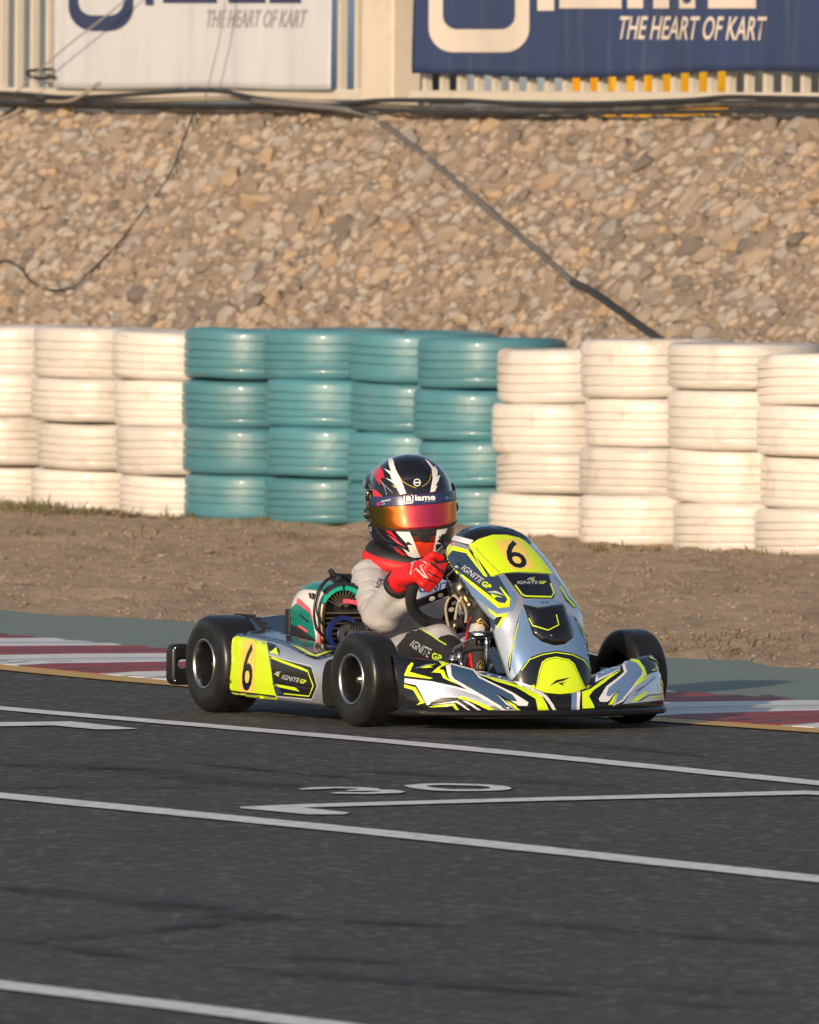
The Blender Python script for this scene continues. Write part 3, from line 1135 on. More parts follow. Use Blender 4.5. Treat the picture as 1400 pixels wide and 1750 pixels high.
# ---- banners
M['banner_white'] = mk('white_banner_vinyl', (.55, .56, .59), .5, var=.05, scale=2.5, bump=.1, bscale=12, dist=.01, dirt=(.42, .43, .46), dscale=2, dthr=(.5, .8), stretch=(3, 3, .35))
M['banner_blue'] = mk('blue_banner_vinyl', (.030, .050, .125), .5, var=.2, scale=3, bump=.1, bscale=12, dist=.01, dirt=(.075, .085, .13), dscale=2.4, dthr=(.52, .8), stretch=(4, 4, .3))  # lighter upright streaks paint in light coming through between the bars
M['banner_print'] = mk('banner_print_navy', (.030, .042, .105), .5, var=.1)
M['banner_cream'] = mk('banner_print_cream', (.62, .55, .48), .5, var=.06)
M['banner_pale'] = mk('banner_print_grey', (.30, .30, .34), .5, var=.06)


def wave(u, z, seed, amp):
    return amp * (noise.noise(V((u * 1.9, z * .9, seed))) + .5 * noise.noise(V((u * 5, z * 2.2, seed + 9))) + .35 * sin(u * 7 + z * 2.5))


def banner(name, l, r, bl, br, top, mt, seed, off, amp, label):
    ua = fuz(l, bl, off)[0]; ub = fuz(r, br, off)[0]
    za = fuz(l, bl, off)[1]; zb = fuz(r, br, off)[1]
    mb = MB(); secs = []
    n = 110
    for i in range(n):
        t = i / (n - 1); u = ua + (ub - ua) * t
        zlo = za + (zb - za) * t + .012 * sin(t * 9 + seed) * amp / .02
        rowv = []
        for j in range(46):
            z = zlo + (top - zlo) * j / 45
            P = FP + WU * u + WN * (off + wave(u, z, seed, amp))
            rowv.append(V((P.x, P.y, z)))
        secs.append(rowv)
    mb.loft(secs, closed=False)
    o = mb.build(name, mt, recalc=False, angle=0, solid=.002)
    tag(o, label, 'banner')
    return o


ban1 = banner('banner', 91, 566, 150, 152, 3.5, M['banner_white'], 3.0, .06, .010, 'white advertising banner with dark blue print hung on the fence')
ban2 = banner('banner', 709, 1560, 130, 124, 3.55, M['banner_blue'], 8.0, .07, .022, 'dark blue advertising banner with cream print hung on the fence')
IDM = Matrix.Identity(4)


def rrect(x0, y0, x1, y1, r, n=6):
    pts = []
    for cx_, cy_, a0 in ((x1 - r, y1 - r, 0), (x0 + r, y1 - r, 90), (x0 + r, y0 + r, 180), (x1 - r, y0 + r, 270)):
        for k_ in range(n + 1):
            a = radians(a0 + 90 * k_ / n); pts.append((cx_ + r * cos(a), cy_ + r * sin(a)))
    return pts


def logo(dc, box, th, letters, mt, ybase):
    """rounded square emblem with a letter in it, then four rounded letters"""
    x0, x1, yb = box
    hgt = 2.55 * (x1 - x0)
    mid = rrect(x0 + th * .35, yb - hgt, x1 - th * .35, yb - th / 2, 34)
    n = len(mid)
    # outline as strips (emblem wall)
    outer = rrect(x0, yb - hgt - th, x1, yb, 42, 8); inner = rrect(x0 + th * .62, yb - hgt, x1 - th * .62, yb - th, 24, 8)
    def dense(R_):
        out = []
        for i in range(len(R_)):
            p, q = R_[i], R_[(i + 1) % len(R_)]
            nn = 12 if i % 9 == 8 else 1
            out += [(p[0] + (q[0] - p[0]) * t / nn, p[1] + (q[1] - p[1]) * t / nn) for t in range(nn)]
        return out
    outer, inner = dense(outer), dense(inner)
    k_ = len(outer); v_ = []; f = []
    for s in range(6):
        v_ += [(o_[0] + (i_[0] - o_[0]) * s / 5, o_[1] + (i_[1] - o_[1]) * s / 5) for o_, i_ in zip(outer, inner)]
    for s in range(5):
        f += [[s * k_ + i, s * k_ + (i + 1) % k_, (s + 1) * k_ + (i + 1) % k_, (s + 1) * k_ + i] for i in range(k_)]
    dc.raw(v_, f, mt, 0)
    w_ = (x1 - x0) * .16; ax0 = x0 + (x1 - x0) * .30; ax1 = x1 - (x1 - x0) * .26
    yb2 = yb - hgt * .30
    for r_ in ((ax0, yb2 - 26, ax1, yb2), (ax0, yb2 - 110, ax0 + w_, yb2 - 26), (ax0, yb2 - 132, ax1, yb2 - 110), (ax1 - w_, yb2 - 210, ax1, yb2 - 26), (ax0, yb2 - 236, ax1, yb2 - 210)):
        dc.poly([(r_[0], r_[1]), (r_[2], r_[1]), (r_[2], r_[3]), (r_[0], r_[3])], mt, 1, 10, 22)
    H_ = letters[0]; t_ = letters[1]
    (i0, i1), (a0, a1), (m0, m1), (e0, e1) = letters[2]
    R = lambda x_0, y_0, x_1, y_1: dc.poly([(x_0, y_0), (x_1, y_0), (x_1, y_1), (x_0, y_1)], mt, 1, 10, 22)
    B = ybase
    R(i0, B - H_, i1, B + 4)
    th_y = t_ * 1.35
    R(a0, B - th_y, a1, B); R(a0, B - H_, a1, B - H_ + th_y); R(a1 - t_, B - H_ + th_y, a1, B - th_y); R(a0, B - H_ * .55, a0 + t_, B - th_y); R(a0 + t_, B - H_ * .55, a1 - t_, B - H_ * .55 + th_y * .7)
    mt_ = (m1 - m0 - 3 * t_ * .9) / 2
    R(m0, B - H_, m1, B - H_ + th_y)
    for q in range(3): R(m0 + q * (t_ * .9 + mt_), B - H_ + th_y, m0 + q * (t_ * .9 + mt_) + t_ * .9, B)
    R(e0, B - th_y, e1, B); R(e0, B - H_, e1, B - H_ + th_y); R(e0, B - H_ + th_y, e0 + t_, B - th_y); R(e1 - t_, B - H_ + th_y, e1, B - H_ * .5); R(e0 + t_, B - H_ * .55, e1 - t_, B - H_ * .55 + th_y * .7)


def big_bvh(o):
    return bvh_of(o.data)


d1 = Decal(big_bvh(ban1), IDM, .004, .001, 3)
logo(d1, (118, 229, 53), 27, (130, 24, ((250, 264), (280, 372), (392, 455), (462, 516))), M['banner_print'], 5)
d1.text('THE HEART OF KART', [(356, 16), (527, 16), (523, 47), (352, 47)], M['banner_pale'], 1, .012, shear=.12)
d1.build('print', ban1)
d2 = Decal(big_bvh(ban2), IDM, .004, .001, 3)
logo(d2, (734, 906, 89), 39, (150, 30, ((920, 949), (958, 1064), (1074, 1190), (1212, 1294))), M['banner_cream'], 14)
d2.text('THE HEART OF KART', [(1062, 27), (1313, 28), (1309, 69), (1057, 67)], M['banner_cream'], 1, .012, shear=.12)
d2.build('print', ban2)

# ---------------------------------------------------------------- cables lying along the crest
M['cable'] = mk('dusty_black_cable', (.055, .050, .046), .6, var=.4, scale=12, dirt=(.20, .165, .13), dscale=7, dthr=(.45, .7))
M['cable_dark'] = mk('dark_cable', (.030, .031, .033), .5, var=.3, scale=12)
M['cable_tan'] = mk('dusty_tan_conduit', (.30, .25, .19), .7, var=.3, scale=10)
M['pipe_grey'] = mk('weathered_grey_pipe', (.13, .125, .12), .6, var=.3, scale=8)


def cable(pts, r, off, mt, label, name='cable', cat='cable', n=70, group=None):
    P = [fp(x, y, off) for x, y in pts]
    mb = MB(); mb.tube(P, r, 8, smooth=n)
    o = mb.build(name, mt, angle=0)
    tag(o, label, cat, group)
    return o


cable([(-60, 177), (100, 180), (250, 184), (400, 187), (520, 188), (640, 182), (760, 188), (900, 190), (1010, 188), (1110, 184), (1220, 178), (1330, 180), (1460, 184)], .016, .22, M['cable'], 'thick dusty cable lying lowest along the crest of the bank')
cable([(-60, 158), (30, 160), (110, 166), (200, 163), (300, 156), (370, 155), (430, 166), (480, 174), (560, 180), (640, 172), (720, 171), (800, 172), (880, 177), (960, 179), (1080, 175), (1180, 171), (1240, 166), (1320, 167), (1460, 170)], .011, .25, M['cable_dark'], 'dark cable that humps up over the other cables under the white banner')
cable([(-60, 170), (60, 165), (180, 172), (300, 170), (420, 168), (540, 174), (660, 186), (800, 186), (1000, 183), (1200, 176), (1460, 176)], .012, .19, M['cable_tan'], 'tan dusty conduit running among the dark cables on the crest', 'conduit', 'conduit')
cable([(-60, 172), (80, 176), (240, 178), (360, 180), (480, 180), (560, 183), (700, 190), (900, 193), (1100, 192), (1460, 187)], .010, .27, M['cable_dark'], 'thin black cable lying in front of the crest cable bundle')


def bank_px(px, py, lift=.02):
    P = plane(px, py, bank(0, 0), BNRM)
    return P + BNRM * (lift + bank_disp(P))


P = [fp(430, 172, .3), fp(520, 180, .3), fp(580, 186, .3)] + [bank_px(x, y, .035) for x, y in ((640, 207), (680, 232), (760, 296), (850, 372), (930, 441), (985, 489))]
mb = MB(); mb.tube(P, .0135, 8, smooth=80)
tag(mb.build('cable', M['pipe_grey'], angle=0), 'grey cable leaving the crest and running diagonally down the stones', 'cable')
P = [bank_px(x, y, .035) for x, y in ((982, 486), (1030, 517), (1085, 553), (1130, 584), (1170, 612), (1220, 650))]
mb = MB(); mb.tube(P, .018, 8, smooth=50)
tag(mb.build('pipe', M['cable_dark'], angle=0), 'dark pipe sleeve at the lower end of the diagonal cable', 'pipe')
P = [bank_px(x, y, .03) for x, y in ((345, 192), (325, 250), (300, 312), (260, 355), (215, 410), (178, 455), (160, 482), (135, 502), (95, 507), (62, 492), (45, 470), (28, 456), (12, 455), (-30, 472))]
mb = MB(); mb.tube(P, .0048, 6, smooth=120)
tag(mb.build('cable', M['cable_dark'], angle=0), 'thin black cable looping down the stones on the left', 'cable')
P = [fp(170, 142, .34), fp(120, 172, .36)] + [bank_px(x, y, .05) for x, y in ((70, 190), (30, 206), (-30, 232))]
mb = MB(); mb.tube(P, .009, 6, smooth=40)
tag(mb.build('conduit', M['cable_tan'], angle=0), 'pale conduit coming down from the fence at the top left corner', 'conduit')
P = [fp(75, 166, .30)] + [bank_px(x, y, .04) for x, y in ((45, 186), (10, 212), (-30, 240))]
mb = MB(); mb.tube(P, .010, 6, smooth=40)
tag(mb.build('cable', M['cable_dark'], angle=0), 'short dark cable beside the pale conduit at the top left', 'cable')
M['stripe'] = mk('pale_grey_stripe', (.33, .31, .29), .7, var=.2)
for pts, lab in (([(388, -20), (378, 50), (366, 105), (355, 150), (349, 178)], 'thin pale cord running down across the middle of the white banner'),
                 ([(236, -20), (180, 28), (120, 74), (70, 118), (20, 165)], 'thin pale cord slanting across the left corner of the white banner')):
    P = [fp(x, y, .16) for x, y in pts]
    mb = MB(); mb.tube(P, .0042, 6, smooth=30)  # thin tubes drawn for the fine lines crossing the banner
    tag(mb.build('stripe', M['stripe'], angle=0), lab, 'stripe')
# looped cable end tied to the fence at the far left
P = [fp(x, y, .09) for x, y in ((88, 118), (70, 119), (48, 122), (52, 130), (76, 134), (92, 130))]
mb = MB(); mb.tube(P, .009, 6, smooth=40)
tag(mb.build('cable', M['cable_dark'], angle=0), 'coiled cable end tied to the fence bars at the far left', 'cable')
# ---------------------------------------------------------------- beyond the fence
M['yellow_steel'] = mk('yellow_painted_steel', (.75, .40, .008), .4, var=.1, dirt=(.35, .2, .02), dscale=3)
M['tent_blue'] = mk('pale_blue_tarpaulin', (.33, .42, .52), .6, var=.12, scale=3)
M['tent_dark'] = mk('deep_blue_tarpaulin', (.08, .14, .25), .6, var=.15, scale=3)
M['wall_slate'] = mk('slate_blue_cladding', (.13, .15, .18), .6, var=.15, scale=2)
M['wall_cream'] = mk('cream_render', (.55, .48, .40), .8, var=.1, scale=2, dirt=(.4, .34, .28), dscale=1.5)
M['window_dark'] = mk('dark_window_glass', (.02, .03, .04), .1, var=.1)


def back_frame(px, back):
    """a frame standing behind the fence: x along it, y away, z up"""
    P = plane(px, 150, FP - WN * back, WN)
    m4 = WROT.to_4x4(); m4.translation = V((P.x, P.y, BZ - .05))
    return m4


# a yellow skip (open-topped steel container)
def upx(px, back): return (plane(px, 150, FP - WN * back, WN) - FP).dot(WU)


sk = empty('skip_container', back_frame(1045, 6))
tag(sk, 'small yellow steel skip standing behind the fence at the right', 'skip container')
hw = (upx(1118, 6) - upx(972, 6)) / 2
mb = MB()
secs = []
for x, ins in ((-hw, 0), (-hw * .82, .18), (hw * .82, .18), (hw, 0)): pass
L_ = hw
mb.loft([[V((-L_ + .08, 0, .04)), V((L_ - .08, 0, .04)), V((L_, -.05, .62)), V((-L_, -.05, .62))],
         [V((-L_ + .08, .5, .04)), V((L_ - .08, .5, .04)), V((L_, .53, .62)), V((-L_, .53, .62))]])
mb.build('body', M['yellow_steel'], sk, angle=20)
mb = MB(); mb.box((0, -.06, .62), (2 * L_ + .06, .07, .07)); mb.box((0, .53, .62), (2 * L_ + .06, .07, .07)); mb.build('rim', M['yellow_steel'], sk, bevel=.008)
for q in range(5):
    mb = MB(); mb.box((-L_ * .7 + q * L_ * .35, -.055, .34), (.06, .06, .46)); mb.build('rib', M['yellow_steel'], sk, bevel=.006)
for q in (-1, 1):
    mb = MB(); mb.box((q * (L_ - .2), .25, .02), (.12, .45, .06)); mb.build('foot', M['matt_black'], sk)


def marquee(px, half, back, mt, label, hgt=2.5, dep=3.0):
    r_ = empty('marquee', back_frame(px, back))
    tag(r_, label, 'marquee')
    mb = MB()
    n = 60
    secs = []
    for i in range(n):
        x = -half + 2 * half * i / (n - 1)
        secs.append([V((x, .03 * sin(x * 6.5) + .02 * sin(x * 17), z)) for z in (.10, .6, 1.2, 1.8, hgt)])
    mb.loft(secs, closed=False); mb.build('side_wall', mt, r_, recalc=False, angle=0, solid=.006)
    mb = MB()
    mb.loft([[V((-half - .1, -.12, hgt)), V((half + .1, -.12, hgt)), V((half + .1, dep, hgt)), V((-half - .1, dep, hgt))],
             [V((-.15, dep / 2 - .15, hgt + 1.0)), V((.15, dep / 2 - .15, hgt + 1.0)), V((.15, dep / 2 + .15, hgt + 1.0)), V((-.15, dep / 2 + .15, hgt + 1.0))]])
    mb.build('canopy', mt, r_, angle=20)
    for sx in (-1, 1):
        for y in (.08, dep - .1):
            mb = MB(); mb.tube([(sx * (half - .05), y, 0), (sx * (half - .05), y, hgt)], .03, 8); mb.build('pole', M['steel'], r_)
    return r_


marquee(830, 1.9, 6.5, M['tent_blue'], 'pale blue marquee standing behind the blue banner')
marquee(600, .75, 6, M['tent_dark'], 'deep blue marquee seen between the fence bars left of the post')
# buildings
def building(px, half, back, hgt, label, wins, wm='wall_cream'):
    r_ = empty('building', back_frame(px, back))
    tag(r_, label, 'building')
    mb = MB(); mb.box((0, 2.5, hgt / 2), (2 * half, 5, hgt)); mb.build('wall', M[wm], r_)
    mb = MB(); mb.box((0, 2.5, hgt + .09), (2 * half + .4, 5.4, .18)); mb.build('roof', M['wall_cream'], r_)
    for x, z, w_, h_ in wins:
        mb = MB(); mb.box((x, -.015, z), (w_ + .12, .06, h_ + .12)); f_ = mb.build('window', M['white'], r_)
        mb = MB(); mb.box((x, -.055, z), (w_, .03, h_)); mb.build('pane', M['window_dark'], f_)


building(60, 3.2, 12, 3.6, 'slate blue cladded building with dark windows behind the left end of the fence', [(-2.0 + q * 1.0, 1.5, .55, 1.2) for q in range(5)], 'wall_slate')
building(1120, 4.6, 14, 3.4, 'cream building with dark windows behind the yellow skip', [(-3.4 + q * 1.35, 1.3, .7, 1.2) for q in range(6)])
building(1900, 4.2, 10, 3.0, 'low cream building beyond the right end of the fence', [(-3.0 + q * 1.5, 1.3, .7, 1.2) for q in range(5)])
# ================================================================ THE KART
kart = empty('racing_kart', KM)
tag(kart, 'yellow, blue and silver racing kart number 6 on the track', 'kart')


def me_bvh(o): return bvh_of(o.data)


# ---- wheels
def make_wheel(R_, wd, mirror, loc, steer=0.0):
    root = empty('wheel', Matrix.Translation(V(loc)) @ Matrix.Rotation(steer, 4, 'Z'), kart)
    # lathe axis Z -> kart X, outer face at -h for the right wheels
    A = Matrix.Rotation(pi / 2, 4, 'Y') if mirror < 0 else Matrix.Rotation(-pi / 2, 4, 'Y')
    half = [(.068, -.40), (.070, -.46), (.074, -.492), (.080, -.50), (R_ * .70, -.512), (R_ * .80, -.51), (R_ * .88, -.492), (R_ * .94, -.455), (R_ * .975, -.40), (R_ * .992, -.32), (R_ * .999, -.18), (R_, 0)]
    prof = spline([V((r, h * wd, 0)) for r, h in half], 30)
    prof = [(p.x, p.y) for p in prof]
    prof = prof + [(r, -h) for r, h in reversed(prof[:-1])]
    mb = MB(); mb.lathe(prof, A, 64)
    mb.build('tyre', M['rubber'], root, angle=0)
    mb = MB()
    rp_ = [(.0735, -.455), (.0735, -.50), (.071, -.515), (.0665, -.505), (.0645, -.46)]
    mb.lathe([(r, h * wd) for r, h in rp_], A, 48)
    mb.build('rim_lip', M['lip'], root, angle=0)
    mb = MB()
    bar = [(.0645, -.46), (.061, -.40), (.0585, -.2), (.058, .08), (.050, .11), (.038, .06), (.031, -.02), (.027, -.10), (.024, -.12), (.001, -.12)]
    mb.lathe([(r, h * wd) for r, h in bar], A, 48)
    mb.build('rim', M['rim'], root, angle=50)
    mb = MB()
    mb.lathe([(r, h * wd) for r, h in ((.001, -.27), (.006, -.27), (.0075, -.255), (.0075, -.19), (.012, -.18), (.013, -.165), (.013, -.11))], A, 20)
    for k in range(3):
        a = 2 * pi * k / 3 + .5
        c = A @ V((.038 * cos(a), .038 * sin(a), .03 * wd))
        mb.ball(c, .0062, 1)
    mb.build('hub_nut', M['chrome'], root, angle=40)
    return root


FW, RW = .102, .135
FRR, RRR = .1345, .141
FX = .472 - FW / 2
for s_ in (-1, 1):
    make_wheel(FRR, FW, s_, (s_ * FX, -.475, FRR), .05)
    make_wheel(RRR, RW, s_, (s_ * (.480 - RW / 2), .475, RRR))

# ---- chassis
mb = MB()
for s_ in (-1, 1):
    mb.tube([(s_ * .10, -.80, .07), (s_ * .20, -.62, .05), (s_ * .30, -.42, .045), (s_ * .29, -.1, .045), (s_ * .27, .25, .05), (s_ * .27, .58, .06)], .014, 10, smooth=40)
    mb.tube([(s_ * .27, .475, .05), (s_ * .27, .475, .14)], .022, 10)
mb.tube([(-.36, -.475, .06), (.36, -.475, .06)], .014, 10)
mb.tube([(-.29, .02, .045), (.29, .02, .045)], .014, 10)
mb.tube([(-.27, .58, .06), (.27, .58, .06)], .014, 10)
mb.tube([(-.2, -.78, .08), (.2, -.78, .08)], .012, 10)
for s_ in (-1, 1):
    mb.tube([(s_ * .27, -.1, .05), (s_ * .42, -.12, .06), (s_ * .44, .05, .07), (s_ * .43, .2, .07), (s_ * .27, .22, .05)], .010, 8, smooth=30)
mb.build('frame', M['matt_black'], kart, angle=0)
mb = MB(); mb.tube([(-.44, .475, RRR), (.44, .475, RRR)], .0125, 14); mb.build('rear_axle', M['steel'], kart, angle=0)
mb = MB()
for s_ in (-1, 1):
    mb.tube([(s_ * .34, -.475, .06), (s_ * .34, -.475, .16)], .016, 10)
    mb.tube([(s_ * .34, -.475, FRR), (s_ * .45, -.475, FRR)], .009, 10)
mb.build('stub_axle', M['steel'], kart, angle=0)
mb = MB(); mb.tube([(-.33, -.42, .10), (-.03, -.40, .13), (.03, -.40, .13), (.33, -.42, .10)], .006, 8); mb.build('tie_rod', M['chrome'], kart, angle=0)
mb = MB(); mb.box((0, -.36, .034), (.50, .80, .004)); mb.build('floor_tray', M['floor_tray'], kart)
mb = MB(); mb.lathe([(.03, -.004), (.085, -.004), (.088, 0), (.085, .004), (.03, .004)], Matrix.Translation((.14, .475, RRR)) @ Matrix.Rotation(pi / 2, 4, 'Y'), 36, True); mb.build('brake_disc', M['steel'], kart)
mb = MB(); mb.lathe([(.03, -.004), (.086, -.004), (.089, 0), (.086, .004), (.03, .004)], Matrix.Translation((-.21, .475, RRR)) @ Matrix.Rotation(pi / 2, 4, 'Y'), 36, True); mb.build('sprocket', M['brass'], kart)

# ---- rear bumper: moulded bar with a slot near each end
def slotted(name, outer, holes, depth, mt, M4, parent, bevel=.006):
    cu = bpy.data.curves.new(name, 'CURVE'); cu.dimensions = '2D'; cu.fill_mode = 'BOTH'
    cu.extrude = depth / 2 - bevel; cu.bevel_depth = bevel; cu.bevel_resolution = 2; cu.offset = -bevel
    for pts in [outer] + holes:
        sp = cu.splines.new('POLY'); sp.points.add(len(pts) - 1); sp.use_cyclic_u = True
        for q, p in zip(sp.points, pts): q.co = (p[0], p[1], 0, 1)
    o = bpy.data.objects.new('tmp', cu); col.objects.link(o)
    me = bpy.data.meshes.new_from_object(o.evaluated_get(bpy.context.evaluated_depsgraph_get()))
    bpy.data.objects.remove(o); bpy.data.curves.remove(cu)
    me.transform(M4); me.materials.clear(); me.materials.append(mt)
    me.name = name
    for p in me.polygons: p.use_smooth = True
    me.set_sharp_from_angle(angle=radians(35))
    return link(name, me, parent)


Mx = Matrix.Translation((0, .715, 0)) @ Matrix(((1, 0, 0, 0), (0, 0, -1, 0), (0, 1, 0, 0), (0, 0, 0, 1)))
slotted('rear_bumper', rrect(-.478, .070, .478, .190, .022, 5),
        [rrect(-.456, .119, -.335, .144, .012, 4), rrect(.335, .119, .456, .144, .012, 4), rrect(-.30, .115, -.12, .148, .013, 4), rrect(.12, .115, .30, .148, .013, 4)], .048, M['black'], Mx, kart, .010)
mb = MB()
for s_ in (-1, 1):
    mb.tube([(s_ * .22, .58, .07), (s_ * .22, .68, .12)], .014, 10)
mb.build('bumper_bracket', M['steel'], kart, angle=0)
mb = MB()
for s_ in (-1, 1):
    for z_ in (.083, .177):
        mb.ball((s_ * .468, .690, z_), .005, 1)
mb.build('bumper_screw', M['chrome'], kart, angle=0)


# ---- side pods
def side_pod(sx):
    mb = MB(); secs = []
    n = 44
    for i in range(n):
        t = i / (n - 1)
        y = -.262 + .612 * t
        zb_ = .050 + .006 * t
        zt = .180 + .048 * min(1, t * 1.02) ** .9
        bul = .010 * sin(pi * t)
        e = 1 - .5 * max(0, (.05 - t) / .05) ** 2 * .25
        x = .456 + bul
        prof = [(x - .05, zb_ - .002), (x - .012, zb_), (x - .002, zb_ + .008), (x + .002, zb_ + .05), (x, zb_ + .09), (x - .004, zt - .022), (x - .009, zt - .008), (x - .018, zt), (x - .06, zt + .010), (x - .12, zt + .016), (x - .15, zt + .010), (x - .155, zt - .02), (x - .13, zb_ + .03)]
        secs.append([V((sx * px_, y, z_)) for px_, z_ in prof])
    mb.loft(secs)
    o = mb.build('side_pod', [M['silver'], M['matt_black']], kart, angle=48)
    for p in o.data.polygons:
        if p.center.y < -.2615 or abs(p.center.x) < .44 and p.normal.z < .5: p.material_index = 1
    return o


pod = side_pod(-1)
pod_l = side_pod(1)
bv = me_bvh(pod)
d = Decal(bv, base=.0010)
d.poly(Z3((430, 408), (475, 412), (560, 425), (690, 455), (790, 505), (870, 545), (905, 545), (985, 520), (1000, 470), (820, 400), (560, 380), (440, 395)), M['gloss_black'], 0)
d.poly(Z3((408, 432), (440, 415), (606, 447), (622, 560), (640, 640), (655, 700), (668, 778), (384, 748), (386, 700), (398, 560)), M['yellow'], 0)
d.poly(Z3((478, 440), (550, 444), (535, 738), (455, 730)), M['orange'], 1)
d.text('6', Z3((487, 452), (541, 456), (524, 722), (466, 716)), M['gloss_black'], 2, .012, shear=.05, cuts=9)
d.poly(Z3((387, 713), (656, 744), (657, 752), (387, 721)), M['gloss_black'], 3)
d.poly(Z3((608, 449), (650, 462), (678, 490), (676, 520), (622, 505)), M['gloss_black'], 1)
d.poly(Z3((622, 505), (676, 520), (660, 478), (640, 495)), M['yellow'], 2)
d.poly(Z3((626, 522), (722, 553), (855, 588), (884, 692), (856, 762), (664, 744), (640, 660)), M['gloss_black'], 1)
d.stroke(Z3((634, 535), (700, 562), (838, 612), (868, 690), (845, 748), (705, 734)), 1.9, M['yellow'], 2)
d.stroke(Z3((634, 531), (740, 570), (800, 592), (838, 610)), 3.2, M['yellow'], 2)
d.stroke(Z3((620, 519), (722, 547), (858, 583), (890, 692), (860, 768), (668, 750)), 1.0, M['white'], 2)
d.poly(Z3((650, 678), (770, 700), (792, 722), (650, 692)), M['yellow'], 2)
d.poly(Z3((640, 672), (655, 672), (700, 735), (660, 740)), M['navy'], 2)
d.text('IGNITE', Z3((698, 626), (797, 650), (790, 674), (692, 652)), M['grey_text'], 3, .014, shear=.25)
d.text('GP', Z3((799, 651), (832, 659), (826, 682), (793, 675)), M['yellow'], 3, .03, shear=.2)
d.poly(Z3((648, 630), (668, 612), (692, 612), (672, 624)), M['grey_text'], 3)
d.poly(Z3((660, 630), (684, 622), (674, 632), (682, 642)), M['yellow'], 3)
d.poly(Z3((735, 462), (800, 482), (875, 522), (930, 505), (975, 497), (890, 532), (840, 520)), M['yellow'], 2)
d.poly(Z3((480, 408), (560, 416), (690, 440), (760, 468), (870, 515), (900, 508), (800, 470), (740, 440), (640, 415)), M['gloss_black'], 1)
d.poly(Z3((440, 405), (475, 404), (478, 414), (438, 414)), M['steel_blue'], 2)
d.stroke(Z3((560, 425), (680, 452), (780, 500), (850, 535)), 1.4, M['gloss_black'], 1)
d.build('sticker', pod)

# ---- nose panel (the tall fairing in front of the steering wheel)
cen_px = [(836, 890), (848, 903), (862, 922), (880, 947), (909, 996), (930, 1030), (940, 1072), (950, 1115), (956, 1160), (957, 1190)]
cen = [kp(*p, 0, 0) for p in cen_px]
cen[0].y += .02; cen[0].z -= .012
wid = [.122, .138, .147, .151, .151, .147, .144, .138, .130, .118]
dep = [.085, .085, .085, .080, .072, .068, .070, .070, .055, .035]
NS = 90
cs = spline(cen, NS)
ws = spline([V((a, b_, 0)) for a, b_ in zip(wid, dep)], NS)
mb = MB(); secs = []
for i in range(NS):
    t = (cs[min(i + 1, NS - 1)] - cs[max(i - 1, 0)]).normalized()
    inn = V((0, -t.z, t.y)) if V((0, -t.z, t.y)).y > 0 else V((0, t.z, -t.y))
    rowv = []
    for j in range(41):
        a = -1 + j / 20
        p = cs[i] + V((ws[i].x * (sin(a * pi / 2 * .86) / sin(pi / 2 * .86)), 0, 0)) + inn * (ws[i].y * abs(a) ** 2.3)
        rowv.append(p)
    secs.append(rowv)
mb.loft(secs, closed=False)
panel = mb.build('nose_panel', M['silver'], kart, angle=0)
pbv = me_bvh(panel)
md = panel.modifiers.new('solid', 'SOLIDIFY'); md.thickness = .004; md.offset = -1
d = Decal(pbv, base=.0012)
BK, YE, SB, NA, WH, SI = M['gloss_black'], M['yellow'], M['steel_blue'], M['navy'], M['white'], M['silver']
d.poly(Z2((28, 250), (62, 178), (110, 138), (200, 96), (345, 74), (475, 100), (535, 145), (562, 195), (548, 205), (480, 168), (400, 152), (330, 152), (258, 176), (208, 215), (190, 205), (100, 178), (62, 212), (46, 262)), BK, 0)
d.poly(Z2((205, 116), (250, 99), (332, 90), (332, 100), (270, 107), (213, 124)), SB, 1)
d.poly(Z2((352, 90), (400, 96), (470, 113), (482, 127), (420, 111), (352, 101)), SB, 1)
d.poly(Z2((120, 150), (232, 180), (214, 206), (100, 176)), WH, 1)
# steel blue flank
d.poly(Z2((44, 300), (62, 318), (145, 375), (372, 568), (442, 562), (452, 520), (376, 392), (396, 374), (480, 505), (457, 577), (370, 592), (230, 498), (60, 348), (40, 322)), SB, 0)
d.poly(Z2((84, 274), (115, 236), (192, 252), (262, 345), (336, 396), (372, 380), (424, 470), (442, 512), (430, 540), (412, 552), (370, 545), (155, 362), (78, 302)), NA, 1)
d.poly(Z2((44, 282), (75, 198), (205, 236), (302, 388), (292, 384), (192, 254), (115, 237), (85, 273), (80, 302), (150, 362), (142, 372), (56, 318)), YE, 2)
d.poly(Z2((205, 236), (214, 234), (344, 392), (334, 398), (290, 350)), BK, 2)
d.poly(Z2((230, 258), (240, 262), (312, 388), (304, 392)), YE, 3)
d.poly(Z2((170, 372), (378, 536), (412, 540), (426, 518), (380, 448), (386, 446), (442, 512), (436, 560), (373, 566), (160, 380)), YE, 2)
d.text('IGNITE', ZB((512, 52), (815, 288), (752, 356), (452, 118)), M['grey_text'], 3, .012, shear=.15)
d.text('GP', ZB((822, 305), (938, 392), (880, 448), (762, 366)), YE, 3, .03)
d.poly(ZB((858, 485), (990, 468), (1060, 500), (1140, 552), (1015, 516)), M['grey_text'], 3)
d.poly(ZB((912, 512), (985, 535), (1105, 575), (1000, 562), (968, 602)), YE, 3)
d.stroke(Z2((165, 362), (250, 430), (372, 530)), 1.1, BK, 3)
